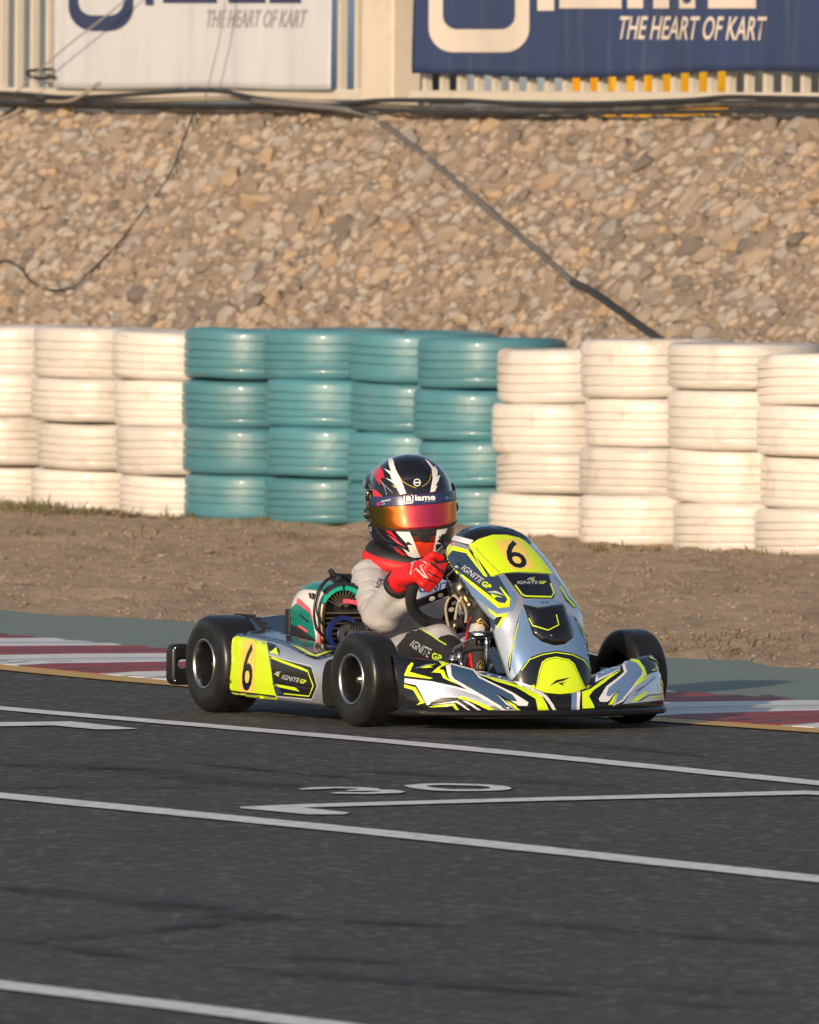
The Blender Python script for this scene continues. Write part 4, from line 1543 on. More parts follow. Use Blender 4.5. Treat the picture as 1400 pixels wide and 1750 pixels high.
# number plate
NP = Z2((206, 212), (260, 176), (340, 151), (420, 152), (490, 168), (525, 188), (562, 226), (612, 281), (655, 338), (682, 375), (590, 366), (480, 362), (390, 370), (333, 390), (290, 330), (245, 268))
d.poly(NP, YE, 3)
d.stroke(Z2((243, 226), (300, 288), (382, 368)), .8, NA, 4)
d.poly(Z2((352, 186), (480, 176), (518, 216), (577, 345), (452, 350), (398, 268)), M['orange'], 4)
d.text('6', Z2((388, 186), (488, 186), (545, 342), (440, 344)), BK, 5, .010, cuts=9)
# black logo field
d.poly(Z2((404, 370), (480, 366), (655, 374), (694, 484), (682, 512), (520, 510), (494, 488)), BK, 1)
d.stroke(Z2((468, 436), (506, 488), (528, 500), (674, 504), (688, 480), (668, 426)), 2.6, YE, 2)
d.text('IGNITE', Z2((478, 413), (598, 414), (600, 430), (480, 430)), M['grey_text'], 2, .012, shear=.2)
d.text('GP', Z2((602, 413), (642, 413), (642, 431), (604, 431)), YE, 2, .03)
d.poly(Z2((532, 410), (548, 396), (586, 390), (566, 398)), M['grey_text'], 2)
d.poly(Z2((552, 408), (580, 398), (572, 404), (580, 411)), YE, 2)
d.stroke(Z2((482, 437), (560, 438), (640, 438)), .7, NA, 3)
# blue saddle and side fields
d.poly(Z2((528, 520), (690, 516), (745, 540), (700, 548), (600, 558), (512, 542)), SB, 1)
d.text('4.0', Z2((612, 528), (656, 528), (656, 540), (612, 540)), NA, 2, .02)
d.poly(Z2((505, 560), (548, 650), (570, 720), (620, 760), (690, 784), (755, 776), (795, 740), (800, 700), (770, 590), (800, 620), (870, 745), (915, 870), (880, 880), (850, 850), (790, 822), (700, 808), (620, 822), (560, 843), (520, 885), (470, 955), (445, 880), (470, 760)), SB, 0)
d.poly(Z2((496, 585), (478, 650), (450, 790), (428, 890), (440, 935), (452, 820), (470, 710)), BK, 1)
d.stroke(Z2((486, 650), (466, 735), (446, 830), (438, 900)), 1.3, YE, 2)
d.poly(Z2((795, 600), (850, 680), (905, 800), (926, 880), (916, 880), (880, 790), (830, 680)), BK, 1)
d.stroke(Z2((815, 640), (868, 735), (908, 835)), 1.0, YE, 2)
d.poly(Z2((312, 562), (368, 602), (432, 596), (372, 682), (364, 672), (400, 612), (362, 616), (330, 590)), YE, 1)
d.poly(Z2((368, 616), (396, 614), (366, 664), (340, 640)), BK, 1)
d.poly(Z2((320, 610), (360, 640), (350, 690), (335, 670)), NA, 1)
d.poly(Z2((716, 430), (765, 495), (818, 555), (806, 566), (758, 525)), BK, 1)
d.stroke(Z2((722, 442), (764, 512), (808, 560)), 3.0, YE, 2)
d.stroke(Z2((690, 385), (770, 480), (830, 560), (880, 650)), 1.0, BK, 2)
# lower black field and yellow tongue
d.poly(Z2((452, 975), (470, 955), (520, 885), (560, 843), (620, 822), (700, 808), (790, 822), (855, 850), (900, 905), (940, 962), (930, 990), (870, 1012), (590, 1012), (500, 990)), BK, 2)
d.stroke(Z2((505, 920), (552, 858), (620, 832), (700, 818), (790, 832), (852, 860), (895, 915)), 1.6, YE, 3)
d.poly(Z2((584, 1024), (604, 920), (620, 872), (650, 852), (700, 843), (772, 858), (802, 882), (832, 950), (864, 1020), (800, 1047), (720, 1054), (640, 1047)), YE, 4)
d.stroke(Z2((592, 1010), (611, 922), (627, 878), (655, 860), (700, 852), (766, 866), (794, 888), (824, 952), (852, 1014)), .6, NA, 5)
d.poly(Z2((664, 1006), (698, 976), (776, 960), (742, 979), (712, 986)), BK, 5)
d.poly(Z2((706, 992), (758, 986), (734, 994), (742, 1008)), BK, 5)
d.poly(Z2((545, 1008), (580, 1002), (575, 1030), (560, 1018)), YE, 3)
d.poly(Z2((872, 1008), (898, 1002), (885, 1022), (868, 1024)), YE, 3)
d.build('sticker', panel)
# moulded air scoop standing proud of the panel
d = Decal(pbv, base=.0035)
SC = Z2((512, 545), (600, 562), (700, 548), (742, 545), (760, 590), (796, 700), (790, 737), (750, 770), (690, 778), (620, 757), (570, 717), (545, 640))
vv, ff = tri_poly(SC, 3, 4)
d.raw(vv, ff, M['gloss_black'], 0)
# crown the scoop
bnd = [V(p) for p in SC]
ii_ = 0
for k_, p in enumerate(vv):
    if k_ >= len(d.verts): break
    dm = min(geometry.intersect_point_line(V((p[0], p[1], 0)), V((*SC[q - 1], 0)), V((*SC[q], 0)))[0].to_2d().__sub__(V((p[0], p[1]))).length if 0 <= geometry.intersect_point_line(V((p[0], p[1], 0)), V((*SC[q - 1], 0)), V((*SC[q], 0)))[1] <= 1 else 99 for q in range(len(SC)))
    hgt = .012 * min(1, dm / 14) ** .6 - .0028 * (1 if dm < .5 else 0)
    dr = (d.o - d.verts[k_]).normalized()
    d.verts[k_] = d.verts[k_] + (dr * .7 + V((0, -.3, .5))).normalized() * hgt
scoop = d.build('air_scoop', panel)
sbv = me_bvh(scoop)
d = Decal(sbv, base=.0008)
d.stroke(Z2((549, 622), (570, 664), (656, 691), (716, 660), (702, 602)), 1.8, YE, 1)
d.build('scoop_sticker', panel)
mb = MB()
for (px_, py_) in ((740 + 675 / 3.333, 870 + 720 / 3.333),):
    h = d.hit((px_, py_), (px_, py_))
    if h: mb.ball(h[0], .004, 1)
mb.build('panel_screw', M['chrome'], panel, angle=0)
# ball joint and rod at the panel's edge
e0 = kp(781, 969, 0, -.155); e1 = kp(764, 985, 0, -.165)
mb = MB(); mb.ball(e0, .0085, 2); mb.tube([e0, e1], .0022, 8); mb.build('panel_mount', M['chrome'], kart, angle=0)
mb = MB(); mb.ball(e0 + V((.012, .012, 0)), .013, 2, (1, .5, 1)); mb.build('mount_washer', M['matt_black'], kart, angle=0)
mb = MB(); mb.tube([kp(764, 985, 0, -.165), kp(766, 1000, 0, -.16), kp(770, 1018, 0, -.12)], .0035, 8, smooth=12); mb.build('mount_cable', M['matt_black'], kart, angle=0)

# ---- front bumper (wide nose)
def nose_sections(n, off=0.0):
    out = []
    for i in range(n):
        kx = -.412 + .824 * i / (n - 1)
        a = abs(kx) / .412
        yf = -.885 + .160 * a ** 2.3 + (.03 * max(0, (a - .9) / .1) ** 2)
        sm_ = a * a * (3 - 2 * a)
        zt = .128 + .078 * sm_
        zb_ = .056
        h = zt - zb_
        out.append((kx, yf, zb_, zt, h))
    return out


mb = MB(); secs = []
for kx, yf, zb_, zt, h in nose_sections(91):
    g_ = 1 - .45 * (abs(kx) / .412) ** 5
    prof = [(yf + .03, zb_ - .004), (yf + .004, zb_), (yf - .002, zb_ + .014), (yf + .004, zb_ + h * .3), (yf + .018, zb_ + h * .55), (yf + .042, zb_ + h * .8), (yf + .068, zt - .006), (yf + .088, zt), (yf + .13 * g_, zt - .004 * g_), (yf + .16 * g_, zt - .015), (yf + .165 * g_, zt - .04), (yf + .15 * g_, zb_ + .02)]
    secs.append([V((kx, y, z)) for y, z in prof])
mb.loft(secs)
nose = mb.build('front_bumper', M['gloss_black'], kart, angle=50)
nbv = me_bvh(nose)
mb = MB(); secs = []
for kx, yf, zb_, zt, h in nose_sections(61):
    prof = [(yf + .10, .042), (yf + .0, .040), (yf - .012, .046), (yf - .013, .054), (yf - .006, .060), (yf + .02, .058)]
    secs.append([V((kx * 1.004, y, z)) for y, z in prof])
mb.loft(secs)
mb.build('bumper_lip', M['black'], kart, angle=40)
d = Decal(nbv, base=.0010)
DB = M['dark_blue']
# right-hand side of the kart (left in the photograph)
d.poly(Z4((462, 302), (600, 318), (720, 343), (860, 383), (980, 438), (1045, 468), (935, 468), (860, 440), (760, 402), (650, 402), (600, 425), (580, 442), (522, 338), (462, 326)), M['white'], 0)
d.poly(Z4((545, 340), (610, 338), (720, 352), (850, 397), (930, 440), (965, 466), (915, 466), (748, 398), (650, 398), (585, 428)), SI, 1)
d.poly(Z4((462, 282), (482, 238), (500, 220), (508, 228), (490, 270), (610, 303), (590, 306), (462, 290)), YE, 1)
d.poly(Z4((515, 252), (572, 232), (605, 228), (560, 244)), SI, 1)
d.poly(Z4((545, 250), (575, 240), (628, 228), (590, 242), (612, 247), (570, 251)), YE, 2)
d.poly(Z4((605, 272), (640, 258), (664, 260), (682, 300), (760, 335), (850, 367), (835, 372), (700, 320), (662, 302), (650, 276)), YE, 1)
d.poly(Z4((655, 215), (692, 228), (650, 246), (638, 262), (600, 276), (635, 246), (655, 236), (635, 212)), YE, 1)
d.poly(Z4((462, 334), (520, 350), (568, 430), (525, 442), (545, 425), (508, 364), (462, 350)), YE, 2)
d.poly(Z4((735, 398), (780, 400), (860, 432), (935, 464), (900, 466), (800, 422), (742, 408)), YE, 2)
d.poly(Z4((735, 410), (790, 424), (880, 468), (800, 468), (760, 435), (600, 450), (720, 420)), BK, 1)
d.poly(Z4((585, 448), (720, 434), (748, 468), (732, 468), (712, 446), (600, 452)), YE, 2)
d.poly(Z4((600, 440), (735, 420), (805, 466), (794, 468), (730, 428)), WH, 2)
d.poly(Z4((760, 418), (790, 424), (860, 466), (846, 468)), WH, 2)
d.poly(Z4((674, 242), (700, 228), (822, 260), (852, 297), (1032, 384), (1104, 430), (1098, 448), (1042, 446), (1062, 468), (975, 468), (868, 410), (708, 316), (688, 296)), WH, 3)
d.poly(Z4((700, 234), (815, 266), (845, 302), (1020, 390), (1046, 424), (1000, 420), (930, 378), (990, 440), (1036, 462), (985, 462), (880, 400), (722, 310), (706, 290)), DB, 4)
d.poly(Z4((928, 378), (975, 402), (1042, 440), (1072, 468), (1044, 468), (990, 430)), BK, 5)
d.poly(Z4((985, 418), (1035, 444), (1068, 468), (1052, 468), (1012, 444)), YE, 6)
d.poly(Z4((832, 268), (965, 272), (1048, 308), (1080, 335), (960, 316), (856, 290)), WH, 1)
d.poly(Z4((845, 274), (960, 278), (1040, 312), (1060, 328), (960, 309), (862, 286)), DB, 2)
d.poly(Z4((870, 296), (920, 304), (1062, 346), (1172, 396), (1214, 470), (1154, 470), (1140, 412), (1040, 354), (935, 322)), YE, 4)
d.poly(Z4((1060, 336), (1090, 346), (1178, 382), (1204, 402), (1256, 474), (1238, 474), (1184, 404), (1080, 354)), WH, 4)
d.poly(Z4((1206, 392), (1335, 392), (1322, 474), (1256, 474)), M['black'], 5)
d.poly(Z4((1328, 386), (1352, 382), (1350, 472), (1324, 472)), SB, 6)
d.poly(Z4((1354, 380), (1374, 376), (1366, 472), (1352, 472)), WH, 6)
# left-hand side of the kart (right in the photograph)
d.poly(Z2((848, 1046), (895, 1030), (1010, 950), (1072, 924), (915, 1036), (886, 1070), (918, 1130), (848, 1134)), YE, 4)
d.poly(Z2((930, 912), (1068, 902), (1062, 918), (935, 985), (925, 990)), WH, 1)
d.poly(Z2((942, 916), (1064, 906), (1058, 915), (940, 968)), SB, 2)
d.poly(Z2((943, 1082), (988, 1010), (1068, 950), (1088, 930), (1078, 890), (1100, 862), (1132, 842), (1208, 906), (1198, 956), (1080, 1098), (1022, 1122), (1046, 1062), (990, 1100), (950, 1098)), WH, 1)
d.poly(Z2((1102, 872), (1130, 852), (1194, 910), (1184, 946), (1074, 1086), (1034, 1112), (1060, 1032), (1000, 1070), (984, 1062), (1000, 1020), (1062, 970), (1106, 930), (1094, 900)), SB, 2)
d.poly(Z2((990, 1112), (1024, 1062), (1058, 1034), (1036, 1080), (1024, 1114)), BK, 3)
d.poly(Z2((994, 1118), (1030, 1066), (1048, 1050), (1020, 1116)), YE, 4)
d.poly(Z2((1214, 948), (1262, 930), (1298, 925), (1314, 1086), (1290, 1090), (1080, 1112), (1150, 1010)), SI, 1)
d.poly(Z2((1108, 832), (1128, 836), (1138, 856), (1172, 866), (1198, 900), (1216, 946), (1148, 1012), (1160, 985), (1198, 944), (1180, 905), (1162, 882), (1130, 872)), YE, 3)
d.poly(Z2((1150, 1012), (1225, 962), (1262, 930), (1232, 952), (1164, 985)), YE, 3)
d.stroke(Z2((1232, 846), (1266, 860), (1294, 906), (1244, 922), (1276, 900)), 2.4, YE, 3)
d.poly(Z2((1120, 1106), (1160, 1068), (1214, 1040), (1234, 1048), (1214, 1054), (1172, 1090)), YE, 3)
d.stroke(Z2((1150, 1040), (1215, 1000), (1262, 960)), 1.2, BK, 3)
d.stroke(Z2((1170, 1095), (1230, 1060), (1270, 1058), (1308, 1050)), 1.6, BK, 3)
d.stroke(Z2((1200, 1098), (1235, 1072), (1300, 1070)), 1.4, YE, 4)
d.stroke(Z2((1284, 1042), (1280, 1000), (1296, 975), (1306, 1010)), 1.3, YE, 4)
d.stroke(Z2((1140, 1066), (1230, 985)), 1.2, SB, 3)
d.build('sticker', nose)

# ---- seat
mb = MB(); secs = []
sp = spline([V((-.03, .085, 0)), V((.06, .062, 0)), (V((.18, .062, 0))), V((.27, .10, 0)), V((.335, .21, 0)), V((.375, .33, 0)), V((.395, .40, 0))], 36)
for i, p in enumerate(sp):
    t = (sp[min(i + 1, 35)] - sp[max(i - 1, 0)]).normalized()
    nrm = V((0, -t.y, t.x))
    sidehi = .07 + .10 * sin(pi * min(1, i / 35)) ** .8
    rowv = []
    for j in range(25):
        a = -1 + j / 12
        hh = sidehi * max(0, (abs(a) - .35) / .65) ** 1.7
        q = V((.03 + (.165 + .01 * i / 35) * sin(a * pi / 2), p.x, p.y)) + nrm * hh
        rowv.append(q)
    secs.append(rowv)
mb.loft(secs, closed=False)
mb.build('seat', M['matt_black'], kart, angle=0, solid=.006)
# fuel tank between the legs
mb = MB(); mb.box((.03, -.26, .10), (.15, .22, .13)); mb.build('fuel_tank', M['tank'], kart, bevel=.022, seg=3)
mb = MB(); mb.tube([(.03, -.2, .165), (.03, -.2, .195)], .022, 14); mb.build('tank_cap', M['matt_black'], kart, angle=40)

# ---- steering
SWC = V((0, -.22, .385))
E2 = V((0, -.656, .755)); E1 = V((-1, 0, 0)); SWN = V((0, .755, .656))
SWR = .150


def rim_pt(phi, r=SWR): return SWC + E1 * (cos(phi) * r) + E2 * (sin(phi) * r)


mb = MB()
pts = []
for k in range(64):
    pts.append(rim_pt(radians(141 + 258 * k / 63)))
mb.tube(pts, [.010, .0155] + [.0165] * 60 + [.0155, .010], 12)
M['suede'] = mk('black_suede_rim', (.017, .017, .017), .85, var=.25, bump=.3, bscale=300)
rimw = mb.build('steering_wheel', M['suede'], kart, angle=0)
WR3 = Matrix((E1, E2, SWN)).transposed()
for a in (radians(-30), radians(210), radians(90), radians(-90)):
    mb = MB()
    R2 = WR3 @ Matrix.Rotation(a, 3, 'Z')
    mb.box(SWC + R2 @ V((.075, 0, 0)), (.14, .034, .006), R2)
    mb.build('spoke', M['gloss_black'], rimw, bevel=.003)
    if a < 0 or a > 3:
        for r_ in (.062, .088):
            mb = MB()
            for s_ in (-1, 1):
                M4 = (Matrix.Translation(SWC + R2 @ V((r_, 0, s_ * .0036))) @ R2.to_4x4())
                mb.lathe([(.0001, 0), (.0085, 0), (.009, -.001 * s_)], M4, 16)
            mb.build('spoke_bolt', M['engine_white'], rimw, angle=30)
mb = MB(); mb.lathe([(.001, .018), (.03, .018), (.034, .010), (.034, -.012), (.024, -.02), (.012, -.05)], Matrix.Translation(SWC) @ WR3.to_4x4(), 24); mb.build('hub', M['steel'], rimw)
mb = MB(); mb.box(SWC + WR3 @ V((0, .035, .026)), (.10, .06, .018), WR3); mb.build('dash_display', M['matt_black'], rimw, bevel=.006)
mb = MB(); mb.tube([SWC - SWN * .02, SWC - SWN * .45 + V((0, -.02, .02))], .010, 12)
mb.build('steering_column', M['steel'], kart, angle=0)
mb = MB()
for s_ in (-1, 1): mb.tube([(s_ * .09, -.45, .05), (s_ * .05, -.44, .2), (s_ * .015, -.40, .26)], .008, 8, smooth=16)
mb.build('column_support', M['matt_black'], kart, angle=0)
mb = MB(); mb.ball(kp(803, 1034, 0, -.03), .013, 2); mb.tube([kp(790, 1008, 0, -.03), kp(800, 1030, 0, -.03)], .010, 10); mb.build('column_joint', M['brass'], kart, angle=0)

# ---- milky hoses looping above the tank
for pts in (((769, 1078), (764, 1058), (762, 1038), (768, 1022), (776, 1018), (784, 1026), (788, 1044)),
            ((777, 1074), (779, 1052), (783, 1032), (791, 1018)), ((796, 1064), (797, 1048), (792, 1032), (786, 1024))):
    mb = MB(); mb.tube([kp(x, y, 0, -.07 + .012 * k_) for k_, (x, y) in enumerate(pts)], .0042, 8, smooth=36)
    mb.build('hose', M['hose'], kart, angle=0)
mb = MB(); mb.tube([kp(777, 1076, 0, -.07), kp(778, 1060, 0, -.065)], .006, 8); mb.build('hose_fitting', M['brass'], kart, angle=0)

# ---- pedals
for s_, nm in ((-1, 'brake_pedal'), (1, 'throttle_pedal')):
    bx = -.105 if s_ < 0 else .15
    mb = MB()
    mb.tube([(bx, -.50, .05), (bx, -.59, .14), (bx, -.605, .25)], .009, 10, smooth=18)
    mb.tube([(bx - .045, -.607, .262), (bx + .045, -.607, .262)], .011, 10)
    mb.build(nm, M['chrome'], kart, angle=0)
mb = MB(); mb.tube([kp(x, y, 0, -.19) for x, y in ((772, 1132), (775, 1112), (788, 1102), (799, 1096), (810, 1091))], [.007, .008, .006, .005, .004], 8, smooth=24)
mb.build('pedal_guard', M['chrome'], kart, angle=0)
mb = MB()
for pts, r_ in ((((770, 1136), (777, 1120)), .008), (((783, 1136), (786, 1116)), .007), (((790, 1140), (786, 1126)), .005)):
    mb.tube([kp(x, y, 0, -.185) for x, y in pts], r_, 10)
mb.ball(kp(774, 1128, 0, -.19), .012, 2)
mb.build('brake_cylinder', M['chrome'], kart, angle=0)
# black scuttle plate between the boot and the panel
q = [kp(x, y, 1, -.585) for x, y in ((818, 1078), (850, 1080), (862, 1104), (858, 1108), (812, 1102))]
mb = MB(); mb.loft([q, [p + V((.012, .03, 0)) for p in q]]); mb.build('scuttle_plate', M['gloss_black'], kart, angle=20)
q = [kp(x, y, 1, -.64) for x, y in ((832, 1112), (862, 1110), (884, 1150), (850, 1150))]
mb = MB(); mb.loft([q, [p + V((.012, .03, 0)) for p in q]]); mb.build('inner_fairing', M['dark_blue'], kart, angle=20)

# ================================================================ engine
EC = V((-.220, 0, .300))


def arch(y, r, rz, zl, n=25, cx=EC.x):
    pts = []
    for k_ in range(n):
        a = pi - pi * k_ / (n - 1)
        pts.append(V((cx + r * cos(a), y, EC.z + rz * sin(a))))
    return [V((cx - r * .96, y, zl))] + pts + [V((cx + r * .96, y, zl))]


mb = MB()
secs = [arch(.094, .079, .079, .195), arch(.11, .081, .082, .19), arch(.17, .084, .084, .185), arch(.235, .084, .084, .185), arch(.275, .078, .076, .20), arch(.285, .068, .064, .215)]
mb.loft(secs, closed=True, cap=False)
mb.face(list(mb.bm.verts)[-27:])
shroud = mb.build('engine_cover', M['engine_white'], kart, angle=45)
ebv = me_bvh(shroud)
d = Decal(ebv, base=.001)
d.poly(ZE((100, 570), (215, 470), (400, 600), (425, 700), (460, 900), (470, 960), (300, 960), (100, 900)), M['teal'], 0)
d.poly(ZE((100, 740), (240, 790), (400, 905), (480, 975), (300, 1010), (100, 1000)), M['matt_black'], 2)
d.stroke(ZE((245, 775), (300, 805), (365, 855)), 3.6, M['pink'], 3)
d.poly(ZE((225, 412), (252, 414), (392, 545), (425, 660), (412, 690), (396, 606), (212, 462)), M['pink'], 1)
d.poly(ZE((405, 185), (440, 150), (620, 95), (900, 120), (1010, 235), (900, 236), (720, 262), (600, 215), (460, 190)), M['teal'], 0)
d.stroke(ZE((600, 350), (525, 460), (500, 580), (520, 660)), 3.2, M['matt_black'], 1, sm=12)
d.stroke(ZE((520, 350), (462, 470), (445, 640), (470, 800), (520, 880)), 3.2, M['matt_black'], 1, sm=14)
d.stroke(ZE((570, 470), (540, 560), (535, 680)), 2.5, M['pink'], 1, sm=10)
d.poly(ZE((370, 340), (440, 345), (480, 370), (440, 430), (390, 410)), M['matt_black'], 1)
d.stroke(ZE((400, 350), (425, 380), (420, 415)), 1.2, M['gold'], 2)
d.poly(ZE((420, 205), (470, 190), (560, 235), (520, 262), (440, 250)), M['navy'], 1)
d.stroke(ZE((400, 175), (450, 180)), 3.0, M['pink'], 1)
d.stroke(ZE((255, 625), (320, 680), (375, 725)), 3.0, M['matt_black'], 1)
d.build('sticker', shroud)
M['fin_dark'] = mk('heat_stained_steel', (.22, .17, .11), .38, metal=.9, var=.3)
mb = MB(); secs = []
for k_ in range(17):
    a = radians(48 + 84 * k_ / 16)
    secs.append([V((EC.x + (r_ + q_) * cos(a), y, EC.z + (r_ + q_) * sin(a))) for y, r_, q_ in ((.112, .083, .001), (.17, .0855, .002), (.235, .0855, .002), (.275, .078, .001), (.275, .075, 0), (.112, .079, 0))])
mb.loft(secs); mb.build('cover_top', M['teal'], kart, angle=40)
# front ring of the cover, in two bright pieces
for a0, a1 in ((94, 178), (6, 86)):
    mb = MB(); secs = []
    for k_ in range(15):
        a = radians(a0 + (a1 - a0) * k_ / 14)
        c_, s_ = cos(a), sin(a)
        secs.append([V((EC.x + r_ * c_, y, EC.z + r_ * s_)) for r_, y in ((.078, .094), (.0785, .086), (.066, .084), (.064, .094))])
    mb.loft(secs); mb.build('cover_ring', M['bright_teal'], kart, angle=40)
mb = MB(); secs = []
for k_ in range(15):
    a = radians(18 + 118 * k_ / 14)
    secs.append([V((EC.x + r_ * cos(a), y, EC.z + r_ * sin(a))) for r_, y in ((.088, .10), (.088, .085), (.079, .083), (.079, .10))])
mb.loft(secs); mb.build('cover_trim', M['matt_black'], kart, angle=40)
mb = MB(); mb.tube([(EC.x - .066, .086, .33), (EC.x - .071, .086, .29), (EC.x - .066, .086, .215)], .009, 10, smooth=14); mb.build('exhaust_bend', M['fin_dark'], kart, angle=0)
mb = MB(); mb.tube([(EC.x - .076, .088, .25), (EC.x - .078, .088, .215), (EC.x - .066, .088, .185)], .006, 8, smooth=10); mb.build('cover_strip', M['pink'], kart, angle=0)
# cylinder with cooling fins
mb = MB(); mb.box((EC.x, .20, .255), (.115, .13, .16)); mb.build('cylinder', M['matt_black'], kart, bevel=.01)
mb = MB(); mb.loft([arch(.118, .070, .070, .19), arch(.122, .070, .070, .19)]); mb.build('inner_dark_plate', M['matt_black'], kart, angle=30)  # black plate added so the inside of the cover looks dark
M['fin'] = mk('cast_fin', (.20, .175, .14), .4, metal=.8, var=.2)
fin_me = MB().box((0, 0, 0), (.122, .05, .0045)).mesh('cooling_fin', M['fin'])
for k_ in range(8):
    o = link('cooling_fin', fin_me, kart); o.location = (EC.x + .002, .112, .196 + .0148 * k_)
mb_ = MB().box((0, 0, .032), (.0030, .03, .044)).mesh('head_fin', M['fin'])
for k_ in range(11):
    a = radians(-62 + 124 * k_ / 10)
    o = link('head_fin', mb_, kart)
    o.matrix_local = Matrix.Translation((EC.x, .108, .312)) @ Matrix.Rotation(a, 4, 'Y')
mb = MB(); secs = []
for k_ in range(9):
    xx = -.002 + .064 * k_ / 8; zz = .034 - .016 * (k_ / 8) ** 2
    secs.append([V((EC.x + xx, y, EC.z + zz + q_)) for q_, y in ((.006, .088), (.006, .078), (-.006, .076), (-.006, .088))])
mb.loft(secs); mb.build('pink_duct', M['pink'], kart, angle=40)
# top clutter: plug cap, ignition lead, cable
mb = MB(); mb.box((EC.x + .004, .125, .388), (.026, .04, .012)); mb.box((EC.x - .004, .12, .398), (.016, .022, .016)); mb.ball((EC.x + .045, .12, .378), .009, 1)
mb.build('plug_cap', M['matt_black'], kart, bevel=.004)
mb = MB(); mb.tube([kp(x, y, 1, .075) for x, y in ((575, 984), (560, 990), (547, 1004), (539, 1026), (537, 1052), (543, 1076), (556, 1090), (570, 1098))], .0038, 8, smooth=40); mb.build('ignition_lead', M['black'], kart, angle=0)
mb = MB(); mb.tube([kp(x, y, 1, .07) for x, y in ((572, 986), (556, 996), (545, 1018), (541, 1044), (550, 1066), (566, 1088))], .0026, 8, smooth=40); mb.build('breather_hose', M['black'], kart, angle=0)
mb = MB(); mb.box((EC.x - .066, .295, .262), (.03, .03, .085)); mb.build('ignition_coil', M['matt_black'], kart, bevel=.004)
mb = MB(); mb.tube([kp(x, y, 1, .28) for x, y in ((511, 1069), (518, 1074), (527, 1080))], .008, 8, smooth=8); mb.build('rubber_mount', M['pink'], kart, angle=0)
# clutch drum ring and air filter in front
cc = kp(597, 1085, 1, .02)
AF = Matrix.Translation(cc) @ Matrix.Rotation(radians(90), 4, 'X')
mb = MB(); mb.lathe([(.040, -.008), (.052, -.008), (.054, 0), (.052, .008), (.040, .008)], Matrix.Translation(cc + V((-.012, .015, .002))) @ Matrix.Rotation(radians(90), 4, 'X'), 40, True)
mb.build('carburettor_ring', M['blue_metal'], kart, angle=30)
mb = MB(); mb.ball(cc + V((.024, -.005, 0)), .041, 3, (1, .8, .9)); fil = mb.build('air_filter', M['matt_black'], kart, angle=0)
rb = MB()
for k_ in range(9):
    a = -1.0 + 2.0 * k_ / 8
    rb.tube([cc + V((.024 + .042 * sin(a) * cos(b_), -.005 - .034 * cos(a) * cos(b_), .038 * sin(b_))) for b_ in [(-1.2 + 2.4 * q_ / 10) for q_ in range(11)]], .0016, 6)
rb.build('filter_rib', M['black'], fil, angle=0)
mb = MB(); mb.lathe([(.012, 0), (.030, 0), (.032, .004), (.030, .012), (.012, .012)], Matrix.Translation(cc + V((-.012, -.005, 0))) @ Matrix.Rotation(radians(90), 4, 'X'), 24, True)
mb.build('carburettor', M['steel'], kart, angle=30)
mb = MB(); mb.ball(kp(628, 1058, 1, .03), .006, 2, (1, 1, 1.6)); mb.tube([kp(631, 1040, 1, .03), kp(629, 1056, 1, .03)], .003, 6); mb.build('throttle_stop', M['chrome'], kart, angle=0)
mb = MB(); mb.tube([kp(632, 1026, 1, .04), kp(634, 1040, 1, .04), kp(630, 1055, 1, .04)], .006, 8, smooth=8); mb.build('head_bolt', M['matt_black'], kart, angle=0)
# crankcase & mount
mb = MB(); mb.box((-.215, .17, .125), (.15, .20, .12)); mb.build('crankcase', M['matt_black'], kart, bevel=.02)
mb = MB(); mb.box((-.28, .10, .16), (.10, .06, .05)); mb.box((-.30, .20, .20), (.06, .1, .04)); mb.build('engine_mount', M['matt_black'], kart, bevel=.006)
# ridged guard over the chain
a_ = V((-.30, .545, .245)); b_ = V((-.30, .215, .165))
mb = MB()
mb.loft([[V((-.36, .56, .17)), V((-.36, .56, .268)), V((-.24, .56, .276)), V((-.24, .56, .17))],
         [V((-.36, .42, .16)), V((-.36, .42, .272)), V((-.24, .42, .284)), V((-.24, .42, .16))],
         [V((-.355, .21, .13)), V((-.355, .21, .185)), V((-.245, .21, .195)), V((-.245, .21, .13))]])
guard = mb.build('chain_guard', M['navy'], kart, angle=20, bevel=.006)
rib_me = MB().box((0, 0, 0), (.02, .012, .012)).mesh('guard_rib', M['matt_black'])
for k_ in range(11):
    t = k_ / 10
    o = link('guard_rib', rib_me, guard)
    y = .53 - .31 * t
    z = .274 if y > .42 else .274 - (.42 - y) / .21 * .085
    o.location = (-.345, y, z + .003)
# ================================================================ THE DRIVER
def cloth(P, N_):
    a = noise.noise(V((P.x * 8, P.y * 8, P.z * 10)))
    u_ = P.y * 13 + P.z * 19 + P.x * 9 + .9 * noise.noise(P * 9)
    fold = abs(noise.noise(V((u_, P.x * 4 - P.z * 3, 3.3))))
    u2 = P.y * 30 - P.z * 12 + P.x * 16 + .6 * noise.noise(P * 14)
    f2 = abs(noise.noise(V((u2, P.z * 8, 7.1))))
    k_ = 1 if P.z > .26 and P.y > -.16 else .35
    return N_ * ((.003 * a - .0090 * (1 - fold) ** 10 * max(0, min(1, .55 + 1.6 * noise.noise(P * 6 + V((3, 1, 8))))) - .0012 * (1 - f2) ** 8) * k_ + .002)


mb = MB()
cap = mb.capsule
# trunk
cap((.03, .20, .13), (.03, .18, .24), .105, .10)
cap((-.03, .17, .24), (-.035, .155, .37), .085, .080)
cap((.09, .17, .24), (.095, .155, .37), .085, .080)
cap((.03, .15, .28), (.03, .145, .385), .085, .075)
cap((-.085, .15, .395), (.145, .15, .395), .058, .058)
cap((.03, .16, .41), (.03, .165, .56), .058, .075)
